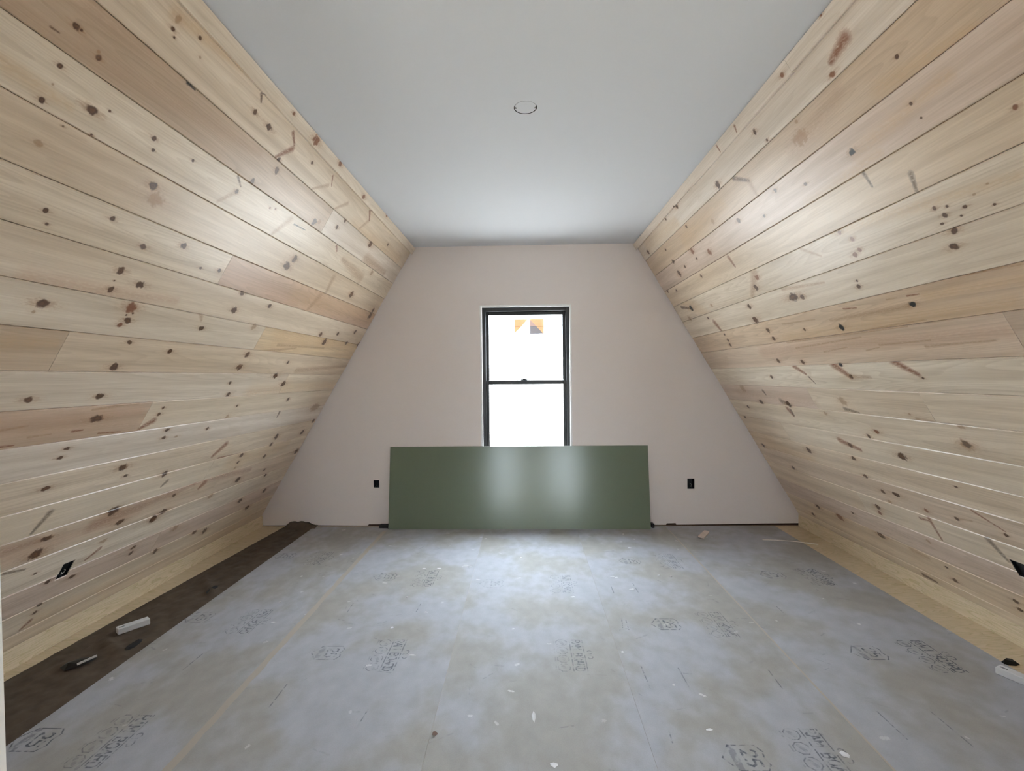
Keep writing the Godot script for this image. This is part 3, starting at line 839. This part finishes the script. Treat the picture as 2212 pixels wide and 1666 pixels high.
func decal(win: Node3D) -> void:
	# a printed maker's film stuck on the outer side of the upper pane, seen from behind
	var x0 := -0.093
	var x1 := 0.186
	var y1 := 1.951
	var y0 := 1.808
	var z := -DEPTH - 0.1172
	var root := Node3D.new()
	put(root, "window_sticker")
	tag(root, "orange and grey maker's sticker on the upper window pane", "sticker")
	var film := func(called: String, c: Color, pts: Array) -> void:
		var m := plain(c, 0.7)
		m.backlight_enabled = true          # printed film: daylight shines through it
		m.backlight = (c.srgb_to_linear() * 0.075).linear_to_srgb()
		var o := PackedVector2Array()
		for q in pts:
			o.append(Vector2(x0 + (x1 - x0) * q[0], y0 + (y1 - y0) * q[1]))
		var st := start()
		for q in range(1, o.size() - 1):
			tri(st, Vector3(o[0].x, o[0].y, z), Vector3(o[q].x, o[q].y, z), Vector3(o[q + 1].x, o[q + 1].y, z))
		mesh_of(st, m, called, root)
	var orange := rgb(246, 184, 128)
	var line := rgb(176, 112, 74)
	film.call("orange_field", orange, [[0, .515], [.25, .515], [.467, 1], [0, 1]])
	film.call("orange_field", orange, [[0, .04], [.235, .485], [0, .485]])
	film.call("lap_line", line, [[0, .485], [.235, .485], [.25, .515], [0, .515]])
	film.call("orange_field", orange, [[.52, 1], [.7455, .515], [1, .515], [1, 1]])
	film.call("orange_field", orange, [[.7595, .485], [.985, 0], [1, 0], [1, .485]])
	film.call("lap_line", line, [[.7455, .515], [.7595, .485], [1, .485], [1, .515]])
	film.call("brown_field", rgb(196, 158, 146), [[.52, .515], [.7455, .515], [.52, 1]])
	film.call("grey_field", rgb(142, 134, 138), [[.52, 0], [.985, 0], [.7595, .485], [.52, .485]])
	film.call("grey_line", rgb(110, 104, 108), [[.52, .485], [.7595, .485], [.7455, .515], [.52, .515]])
	var t := TextMesh.new()
	t.text = "ANDERSEN"
	var font := SystemFont.new()
	font.font_names = PackedStringArray(["Droid Sans"])
	t.font = font
	t.font_size = 32
	t.depth = 0.0003
	t.pixel_size = 0.00125
	var o := MeshInstance3D.new()
	o.mesh = t
	var mt := plain(rgb(176, 196, 206), 0.7)
	mt.backlight_enabled = true
	mt.backlight = (rgb(150, 178, 192).srgb_to_linear() * 0.045).linear_to_srgb()
	o.material_override = mt
	put(o, "lettering", root)
	var box_ := t.get_aabb()
	var sx := (x1 - x0) / box_.size.x
	var sy := 0.038 / box_.size.y
	o.transform = Transform3D(Basis(Vector3.UP, PI).scaled(Vector3(sx, sy, 1)), Vector3((x0 + x1) / 2 + box_.get_center().x * sx, 1.758 - box_.get_center().y * sy, z))

func paper_strip() -> void:
	# dark building paper between the boards' foot and the floor covering; it lifts at the gable wall
	var n := FastNoiseLite.new()
	n.seed = 5
	n.frequency = 3.2
	n.fractal_octaves = 3
	var st := SurfaceTool.new()
	st.begin(Mesh.PRIMITIVE_TRIANGLES)
	var nx := 30
	var nz := 130
	var grid := []
	for i in nz + 1:
		var s := i / float(nz)
		var z := 1.35 + (4.378 - 1.35) * s
		var row := []
		for j in nx + 1:
			var u := j / float(nx)
			var left := lerpf(-2.455, -2.292, clampf((z - 1.9) / 2.49, 0.0, 1.0)) + 0.004 * n.get_noise_2d(z * 3.0, 40.0)
			var x := lerpf(left, -1.97, u)
			var y := 0.0016 + 0.014 * absf(n.get_noise_2d(x * 1.6, z)) * smoothstep(0.0, 0.12, u) * smoothstep(-2.015, -2.06, x)
			# creases where it was stepped on
			y += 0.020 * exp(-pow((z - 2.40 - (x + 2.2) * -0.6) / 0.030, 2.0)) * smoothstep(-2.32, -2.24, x) * smoothstep(-2.02, -2.10, x)
			y += 0.020 * exp(-pow((z - 3.10 + (x + 2.15) * 1.1) / 0.028, 2.0)) * smoothstep(-2.34, -2.25, x) * smoothstep(-1.99, -2.06, x)
			y += 0.046 * smoothstep(4.30, 4.372, z) * (0.35 + 0.65 * smoothstep(1.0, 0.55, u)) * smoothstep(0.0, 0.2, u)
			row.append(Vector3(x, y, -z))
		grid.append(row)
	var down := Vector3(0, -0.0008, 0)
	for i in nz:
		for j in nx:
			var a: Vector3 = grid[i][j]
			var b: Vector3 = grid[i][j + 1]
			var c: Vector3 = grid[i + 1][j + 1]
			var d: Vector3 = grid[i + 1][j]
			quad(st, a, b, c, d)
			quad(st, a + down, d + down, c + down, b + down)
	for i in nz:
		quad(st, grid[i][0], grid[i + 1][0], grid[i + 1][0] + down, grid[i][0] + down)
		quad(st, grid[i][nx], grid[i][nx] + down, grid[i + 1][nx] + down, grid[i + 1][nx])
	for j in nx:
		quad(st, grid[nz][j], grid[nz][j + 1], grid[nz][j + 1] + down, grid[nz][j] + down)
	var m := plain(Color.WHITE, 0.75, 0.4)
	var nt := FastNoiseLite.new()
	nt.frequency = 0.03
	nt.fractal_octaves = 4
	var im := nt.get_image(256, 256)
	var col := Image.create(256, 256, false, Image.FORMAT_RGB8)
	for y in 256:
		for x in 256:
			col.set_pixel(x, y, rgb(70, 59, 50).lerp(rgb(104, 91, 78), im.get_pixel(x, y).r))
	m.albedo_texture = ImageTexture.create_from_image(col)
	m.uv1_triplanar = true
	m.uv1_world_triplanar = true
	m.uv1_scale = Vector3(1.3, 1.3, 1.3)
	var o := mesh_of(st, m, "building_paper")
	tag(o, "strip of wrinkled dark brown building paper along the foot of the pine boards", "paper")

func _ready() -> void:
	rng.seed = 3
	# ---- camera
	var cam := Camera3D.new()
	cam.name = "camera"
	cam.fov = rad_to_deg(2.0 * atan(833.0 / 1017.378))
	cam.near = 0.05
	cam.far = 200.0
	cam.transform = Transform3D(Basis(Vector3.UP, 0.028256) * Basis(Vector3.RIGHT, -0.018431) * Basis(Vector3.BACK, -0.010431), Vector3(0.004376, 1.4009, 0))
	add_child(cam)
	cam.current = true
	# ---- daylight: a bright overcast sky over pale ground
	var sky_mat := ProceduralSkyMaterial.new()
	sky_mat.sky_top_color = Color(0.88, 0.945, 1.0)
	sky_mat.sky_horizon_color = Color(0.53, 0.56, 0.585)
	sky_mat.ground_horizon_color = Color(0.53, 0.55, 0.56)
	sky_mat.ground_bottom_color = Color(0.51, 0.525, 0.53)
	sky_mat.sky_curve = 0.4
	var sky := Sky.new()
	sky.sky_material = sky_mat
	var env := Environment.new()
	env.background_mode = Environment.BG_SKY
	env.sky = sky
	env.background_energy_multiplier = 61.0
	env.tonemap_mode = Environment.TONE_MAPPER_LINEAR
	env.tonemap_exposure = 1.0
	env.ambient_light_source = Environment.AMBIENT_SOURCE_DISABLED
	env.sdfgi_enabled = true
	env.ssao_enabled = true
	env.ssil_enabled = true
	var we := WorldEnvironment.new()
	we.name = "environment"
	we.environment = env
	add_child(we)

	# ---- textures, computed side by side
	made.resize(7)
	var group := WorkerThreadPool.add_group_task(compute, 7, 4, true)
	WorkerThreadPool.wait_for_group_task_completion(group)
	pine_left = textured(made[0], 0.31, 0.5)
	pine_right = textured(made[1], 0.31, 0.5)
	for k in range(2, 7):
		sheet_mats.append(textured(made[k], 0.70, 0.38))

	# ---- the setting
	var drywall := plain(rgb(236, 226, 221), 0.75, 0.4)
	var ceiling_paint := plain(rgb(226, 228, 232), 0.8, 0.4)
	slope_wall(-1, SEAMS_LEFT, JOINTS_LEFT, pine_left, [2.236, 2.297, 0.490, 0.580])
	slope_wall(1, SEAMS_RIGHT, JOINTS_RIGHT, pine_right, [2.160, 2.256, 0.515, 0.605])
	# plain drywall on the slopes behind the partition
	for side in [-1.0, 1.0]:
		var st := start()
		var near := []
		var far := []
		for q in [[0.0, 0.0], [RUN, 0.0], [RUN, -0.018], [0.0, -0.018]]:
			near.append(on_slope(side, q[0], q[1], -BACK))
			far.append(on_slope(side, q[0], q[1], 0.38))
		for i in 4:
			var j := (i + 1) % 4
			if side < 0:
				quad(st, near[i], far[i], far[j], near[j])
			else:
				quad(st, near[i], near[j], far[j], far[i])
		mesh_of(st, drywall, "drywall_panel", get_node("wall_left" if side < 0 else "wall_right"))
	var c := 0
	for e in [[-1.0, 0.55, 2.32, 2.979], [-1.0, 2.32, DEPTH - 0.004, 2.977], [1.0, 0.55, 1.855, 2.982], [1.0, 1.855, 2.93, 2.977], [1.0, 2.93, DEPTH - 0.004, 2.981]]:
		c += 1
		trim_strip("trim_%d" % c, e[0], e[1], e[2], e[3], pine_left if e[0] < 0 else pine_right, "narrow pine strip along the ceiling edge of the %s slope, %s" % ["left" if e[0] < 0 else "right", ["half away from the gable", "half meeting the gable", "piece away from the gable", "middle piece", "piece meeting the gable"][c - 1]])
	# gable: drywall skin stopping short of the floor, framing behind
	var win := [-0.4135, 0.4385, 0.575, 2.0695]
	var boxes := [[-1.439, -1.384, 0.367, 0.438], [1.497, 1.562, 0.345, 0.442]]
	var skin := PackedVector2Array([Vector2(-FOOT - 0.03, 0.009), Vector2(-1.95, 0.010), Vector2(-1.50, 0.006), Vector2(-1.49, 0.020), Vector2(-1.28, 0.020), Vector2(-1.28, 0.008), Vector2(1.30, 0.010), Vector2(1.305, 0.024), Vector2(1.39, 0.026), Vector2(1.392, 0.012), Vector2(1.80, 0.015), Vector2(2.2, 0.021), Vector2(FOOT + 0.03, 0.025), Vector2(TOP + 0.03, HIGH + 0.03), Vector2(-TOP - 0.03, HIGH + 0.03)])
	var wall := csg_wall("wall_back", skin, -DEPTH, 0.0127, drywall, [win, boxes[0], boxes[1]])
	structure(wall, "primed drywall gable wall around the window", "wall")
	var core := csg_wall("wall_gable_framing", outline_of_gable(0.25, -0.1), -DEPTH - 0.0127, 0.14, plain(rgb(70, 52, 40), 0.9), [win, [-1.45, -1.373, 0.355, 0.45], [1.485, 1.574, 0.333, 0.454]])
	structure(core, "dark framing behind the drywall of the gable wall", "wall")
	# end wall behind the camera with two tall windows
	var front := csg_wall("wall_front", outline_of_gable(0.25, -0.1), BACK + 0.15, 0.15, drywall, [[-1.10, -0.19, 0.06, 1.83], [0.58, 1.44, 0.06, 1.83]])
	structure(front, "drywall end wall behind the camera with two tall windows", "wall")
	# partition: the room is entered through a full-height opening between two stubs
	var jamb := plain(rgb(226, 228, 230), 0.6)
	for side in [-1.0, 1.0]:
		var st := start()
		var o := PackedVector2Array([Vector2(-FOOT - 0.05, 0), Vector2(-0.577, 0), Vector2(-0.577, HIGH), Vector2(-TOP - 0.05, HIGH)])
		if side > 0:
			o = PackedVector2Array([Vector2(0.90, 0), Vector2(FOOT + 0.05, 0), Vector2(TOP + 0.05, HIGH), Vector2(0.90, HIGH)])
		prism_into(st, o, -0.38, -0.50)
		structure(mesh_of(st, jamb, "wall_partition_left" if side < 0 else "wall_partition_right"), "white wall stub at the %s side of the room's entrance" % ("left" if side < 0 else "right"), "wall")
	# ceiling with the round cut for a lamp
	var top := CSGCombiner3D.new()
	put(top, "ceiling")
	structure(top, "flat pale grey painted ceiling between the slopes", "ceiling")
	var slab := CSGBox3D.new()
	slab.size = Vector3(2.7, 0.15, DEPTH + BACK + 0.5)
	slab.position = Vector3(0, HIGH + 0.075, (BACK - DEPTH) / 2)
	slab.material = ceiling_paint
	top.add_child(slab)
	var cut := CSGCylinder3D.new()
	cut.operation = CSGShape3D.OPERATION_SUBTRACTION
	cut.radius = 0.0525
	cut.height = 0.06
	cut.sides = 64
	cut.position = Vector3(0.0174, HIGH, -2.158)
	cut.material = plain(rgb(40, 36, 34), 0.9)
	top.add_child(cut)
	# floor: pale sheathing
	var ply := plain(Color.WHITE, 0.6, 0.4)
	var base_im := Image.create_empty(1024, 512, false, Image.FORMAT_RGB8)
	var fb := field(64, 512, 1024, 512, 0.02, 301, 2)
	var ff := field(32, 512, 1024, 512, 0.3, 302, 2)
	for y in 512:
		for x in 1024:
			var i := y * 1024 + x
			var v := fb[i] * 7.0
			var f := 1.0 - 0.10 * pow(v - floorf(v), 4.0) + (ff[i] - 0.5) * 0.08
			base_im.set_pixel(x, y, Color(0.88 * f, 0.805 * f, 0.69 * f * f))
	ply.albedo_texture = ImageTexture.create_from_image(base_im)
	ply.uv1_triplanar = true
	ply.uv1_world_triplanar = true
	ply.uv1_scale = Vector3(1.1, 1.1, 1.1)
	pine_base = textured(base_im, 0.5, 0.45)
	var fl := box("floor", Vector3(0, -0.06, (BACK - DEPTH) / 2 - 0.05), Vector3(2 * FOOT + 0.4, 0.12, DEPTH + BACK + 0.3), ply)
	structure(fl, "bare pale wood floor showing beside the paper boards", "floor")
	# baseboards
	for side in [-1.0, 1.0]:
		var st := start()
		var hb := 0.106
		var xf := FOOT - 0.0627
		var prof := [Vector2(xf, 0.001), Vector2(xf, hb - 0.003), Vector2(xf + 0.003, hb), Vector2(xf + 0.012, hb), Vector2(xf + 0.05, 0.001)]
		for i in 5:
			var a: Vector2 = prof[i]
			var b: Vector2 = prof[(i + 1) % 5]
			var pa := Vector3(side * a.x, a.y, -0.55)
			var pb := Vector3(side * b.x, b.y, -0.55)
			var qa := Vector3(side * a.x, a.y, -DEPTH + 0.004)
			var qb := Vector3(side * b.x, b.y, -DEPTH + 0.004)
			var ua := [Vector2(0, 0.2 + a.y), Vector2(0, 0.2 + b.y), Vector2(3.2, 0.2 + b.y), Vector2(3.2, 0.2 + a.y)]
			if side < 0:
				quad(st, pa, qa, qb, pb, ua[0], ua[3], ua[2], ua[1])
			else:
				quad(st, pa, pb, qb, qa, ua[0], ua[1], ua[2], ua[3])
		structure(mesh_of(st, pine_base, "baseboard_left" if side < 0 else "baseboard_right"), "low pine baseboard at the foot of the %s slope" % ("left" if side < 0 else "right"), "baseboard")

	# ---- windows
	var w1 := window_unit("window_1", win[0], win[1], win[2], win[3], -DEPTH, -1.0, "black double-hung window with white jambs in the gable wall")
	decal(w1)
	window_unit("window_2", -1.10, -0.19, 0.06, 1.83, BACK, 1.0, "tall black window near the middle of the wall behind the camera")
	window_unit("window_3", 0.58, 1.44, 0.06, 1.83, BACK, 1.0, "tall black window off the middle of the wall behind the camera")

	# ---- round ceiling cut: the plug left in place, two loops of wire
	var plug := Node3D.new()
	put(plug, "ceiling_plug")
	plug.position = Vector3(0.0174, HIGH, -2.158)
	tag(plug, "round drywall plug with wire ends in the ceiling cut-out", "ceiling plug")
	var disc := CylinderMesh.new()
	disc.top_radius = 0.0492
	disc.bottom_radius = 0.0486
	disc.height = 0.0120
	disc.radial_segments = 64
	var dm := MeshInstance3D.new()
	dm.mesh = disc
	dm.material_override = ceiling_paint
	put(dm, "disc", plug)
	dm.position = Vector3(0, 0.0068, 0)
	for s in [-1.0, 1.0]:
		var path := PackedVector3Array()
		for i in 15:
			var a := i / 14.0 * PI * 1.3 - 0.4
			path.append(Vector3(s * (0.0495 - 0.008 * sin(a)), 0.006 - 0.0085 * sin(a * 0.75 + 0.3), 0.004 * cos(a)))
		tube(path, 0.0011, plain(rgb(70, 66, 66), 0.5), "wire_loop", plug)

	# ---- paper boards on the floor, with the tape over two of the joints
	var where := ["against the strip of dark brown paper", "right of the tan tape seam, left of the middle", "in the middle below the window", "left of the thin seam tape by the drywall scrap", "along the right baseboard"]
	for k in 5:
		var s: Array = SHEETS[k]
		var st := start()
		var xa: float = s[0] + 0.0004
		var xb: float = s[1] - 0.0004
		var za := 1.0
		var zb := 4.376
		var p := []
		for q in [[xa, za], [xb, za], [xb, zb], [xa, zb]]:
			p.append([Vector3(q[0], 0.0040, -q[1]), Vector3(q[0], 0.0024, -q[1]), Vector2((q[0] - s[0]) / (ceil((s[1] - s[0]) / SX) * SX), (q[1] - SZ0) / (1936 * SX))])
		quad(st, p[0][0], p[1][0], p[2][0], p[3][0], p[0][2], p[1][2], p[2][2], p[3][2])
		quad(st, p[0][1], p[3][1], p[2][1], p[1][1])
		for i in 4:
			var j := (i + 1) % 4
			quad(st, p[i][1], p[j][1], p[j][0], p[i][0], p[i][2], p[j][2], p[j][2], p[i][2])
		var o := mesh_of(st, sheet_mats[k], "floor_protection_board")
		tag(o, "dusty grey printed floor protection board " + where[k], "floor covering", "protection boards laid side by side over the floor")
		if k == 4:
			# a pale tube added to stand in for a bright streak of light
			var streak_path := PackedVector3Array()
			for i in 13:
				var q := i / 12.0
				streak_path.append(Vector3(lerpf(1.99, 2.385, q), 0.006 - 0.002 * q, -4.0 + 0.105 * q * q))
			tube(streak_path, 0.0045, plain(rgb(226, 220, 210), 0.6), "light_streak", o)
	for e in [[-1.292, 0.018, rgb(178, 169, 157), "wide tan paper tape over the left seam of the floor boards"], [1.287, 0.005, rgb(180, 171, 158), "thin tan tape over the right seam of the floor boards"]]:
		var st := start()
		var rr := RandomNumberGenerator.new()
		rr.seed = int(e[1] * 1000)
		var prev := []
		for i in 61:
			var z := 1.05 + 3.2 * i / 60.0
			var xl: float = e[0] - e[1] * rr.randf_range(0.75, 1.1)
			var xr: float = e[0] + e[1] * rr.randf_range(0.75, 1.1)
			var cur := [Vector3(xl, 0.0040, -z), Vector3(xl, 0.0044, -z), Vector3(xr, 0.0044, -z), Vector3(xr, 0.0040, -z)]
			if i > 0:
				for j in 4:
					var j2 := (j + 1) % 4
					quad(st, prev[j], cur[j], cur[j2], prev[j2])
			else:
				quad(st, cur[0], cur[1], cur[2], cur[3])
			prev = cur
		quad(st, prev[3], prev[2], prev[1], prev[0])
		tag(mesh_of(st, plain(e[2], 0.7), "seam_tape"), e[3], "tape")
	paper_strip()

	# ---- green board leaning under the window
	var board := Node3D.new()
	put(board, "drywall_sheet")
	tag(board, "green moisture-resistant drywall sheet leaning on the wall under the window", "drywall sheet")
	var lean := atan2(0.098, 0.750)
	board.transform = Transform3D(Basis(Vector3.FORWARD, 0.0012) * Basis(Vector3.RIGHT, -lean), Vector3(-0.070, 0.0042, -DEPTH + 0.112))
	var bh := 0.757
	var bw := 2.400
	box("core", Vector3(0, bh / 2, -0.0065), Vector3(bw - 0.002, bh, 0.0117), plain(rgb(206, 202, 194), 0.9), board, 0.0005)
	var green := plain(rgb(108, 118, 97), 0.2, 0.5)
	box("face_paper", Vector3(0, bh / 2, -0.0003), Vector3(bw, bh - 0.001, 0.0006), green, board)
	box("back_paper", Vector3(0, bh / 2, -0.0128), Vector3(bw, bh - 0.001, 0.0006), plain(rgb(170, 160, 146), 0.8), board)
	# black shims at its feet
	for e in [[Vector3(-1.328, 0.018, -DEPTH + 0.045), Vector3(0.082, 0.028, 0.05), "black plastic shim beside the left foot of the green sheet"], [Vector3(1.160, 0.022, -DEPTH + 0.05), Vector3(0.022, 0.036, 0.06), "black plastic shim beside the right foot of the green sheet"]]:
		tag(box("shim", e[0], e[1], plain(rgb(20, 20, 26), 0.6), null, 0.002), e[2], "shim")

	# ---- outlet boxes
	open_box("outlet_box", Vector3(-1.4115, 0.4025, -DEPTH - 0.004), Vector3(0.0545, 0.0705, 0.06), Basis(), "small black outlet box in the gable wall left of the green sheet")
	open_box("outlet_box", Vector3(1.5295, 0.3935, -DEPTH - 0.004), Vector3(0.0645, 0.0965, 0.06), Basis(), "tall black outlet box in the gable wall right of the green sheet")
	for e in [[-1.0, 2.2665, 0.535, 0.060, 0.089, "black outlet box low in the pine boards of the left slope"], [1.0, 2.208, 0.560, 0.095, 0.089, "black outlet box low in the pine boards of the right slope"]]:
		var out_ := (on_slope(e[0], 0.5, 1.0, 1.0) - on_slope(e[0], 0.5, 0.0, 1.0)).normalized()
		var up_ := (on_slope(e[0], 1.0, 0.0, 1.0) - on_slope(e[0], 0.0, 0.0, 1.0)).normalized()
		open_box("outlet_box", on_slope(e[0], e[2], -0.003, e[1]), Vector3(e[3] - 0.001, e[4] - 0.001, 0.0162), Basis(up_.cross(out_), up_, out_), e[5])

	# ---- offcuts and litter
	var chalk := plain(rgb(226, 226, 228), 0.8)
	var off := Node3D.new()
	put(off, "trim_offcut")
	tag(off, "short white painted trim offcut lying on the dark brown paper", "offcut", "white trim offcuts")
	off.transform = Transform3D(Basis(Vector3.UP, 0.925), Vector3(-2.215, 0.0065, -2.565))
	box("stick", Vector3(0, 0.0165, 0), Vector3(0.145, 0.033, 0.045), chalk, off, 0.003)
	box("pencil_mark", Vector3(-0.052, 0.0333, 0.004), Vector3(0.024, 0.0006, 0.008), plain(rgb(120, 130, 140), 0.7), off)
	var off2 := Node3D.new()
	put(off2, "trim_offcut")
	tag(off2, "short white painted trim offcut on the paper board beside the right baseboard", "offcut", "white trim offcuts")
	off2.transform = Transform3D(Basis(Vector3.UP, -1.12), Vector3(2.222, 0.0041, -2.150))
	box("stick", Vector3(0, 0.0165, 0), Vector3(0.17, 0.033, 0.045), chalk, off2, 0.003)
	box("pencil_mark", Vector3(-0.062, 0.0333, 0.004), Vector3(0.026, 0.0006, 0.008), plain(rgb(110, 112, 120), 0.7), off2)
	# torn black tape with a white edge, and a dark tatter by the right baseboard
	var tape := Node3D.new()
	put(tape, "torn_tape")
	tag(tape, "crumpled piece of black tape with a white edge on the brown paper", "tape")
	tape.transform = Transform3D(Basis(Vector3.UP, 0.9), Vector3(-2.215, 0.010, -2.235))
	lump("black_side", Vector3.ZERO, Vector3(0.17, 0.022, 0.085), plain(rgb(14, 14, 16), 0.5), 21, tape)
	box("white_edge", Vector3(0.030, 0.018, 0.038), Vector3(0.075, 0.010, 0.005), chalk, tape, 0.001, Basis(Vector3.BACK, 0.12))
	tag(lump("tatter_and_gap_shade", Vector3(2.315, 0.0005, -2.298), Vector3(0.09, 0.026, 0.045), plain(rgb(18, 17, 18), 0.8), 33), "black felt tatter lying between paper board and right baseboard", "tatter")
	tag(lump("tatter_and_gap_shade", Vector3(-2.075, 0.006, -2.400), Vector3(0.05, 0.012, 0.16), plain(rgb(18, 17, 18), 0.8), 34), "long black strip added as the shadow in the gap between dark brown paper and grey floor board, beside the torn tape", "tatter")  # black lump added for the shadow under the lifted paper edge
	tag(lump("tatter_and_gap_shade", Vector3(-2.085, 0.010, -3.040), Vector3(0.035, 0.016, 0.15), plain(rgb(18, 17, 18), 0.8), 36), "thin black felt tatter lying alone on the dark brown paper", "tatter")
	var scrap := Node3D.new()
	put(scrap, "drywall_scrap")
	tag(scrap, "narrow pinkish drywall scrap lying by the gable wall", "scrap")
	scrap.transform = Transform3D(Basis(Vector3.UP, 0.95), Vector3(1.542, 0.0041, -4.115))
	box("core", Vector3(0, 0.007, 0), Vector3(0.17, 0.0125, 0.05), plain(rgb(216, 200, 188), 0.9), scrap, 0.002, Basis(Vector3.RIGHT, 0.1))
	box("paper_flap", Vector3(0.05, 0.0155, 0.004), Vector3(0.07, 0.0012, 0.044), plain(rgb(226, 210, 200), 0.9), scrap, 0.0, Basis(Vector3.BACK, 0.12))
	tag(lump("dirt_clod", Vector3(-0.363, 0.0041, -1.811), Vector3(0.024, 0.012, 0.022), plain(rgb(126, 106, 96), 0.9), 41), "small brown clod of dirt on the paper boards", "clod")
	var chips := [[-0.76, 2.953, .024, .014], [-0.60, 2.76, .022, .010], [-0.446, 3.443, .085, .012], [-1.544, 2.88, .022, .014], [-0.754, 2.589, .018, .03], [0.482, 2.368, .02, .026], [0.659, 2.117, .014, .016], [0.026, 1.912, .018, .075], [0.714, 1.849, .034, .015], [0.093, 1.671, .032, .03], [1.161, 1.733, .034, .04], [0.687, 3.071, .05, .02], [0.921, 3.286, .03, .018], [1.003, 3.271, .026, .018], [0.836, 3.818, .04, .03], [-0.58, 2.33, .05, .012], [-0.75, 3.40, .04, .02], [-0.64, 3.40, .045, .02]]
	for k in chips.size():
		var e: Array = chips[k]
		tag(lump("plaster_chip", Vector3(e[0], 0.0041, -e[1]), Vector3(e[2], 0.004, e[3]), chalk, 60 + k), "tiny white flake of dried plaster on the floor protection boards", "plaster chip", "white plaster flakes scattered over the paper boards")
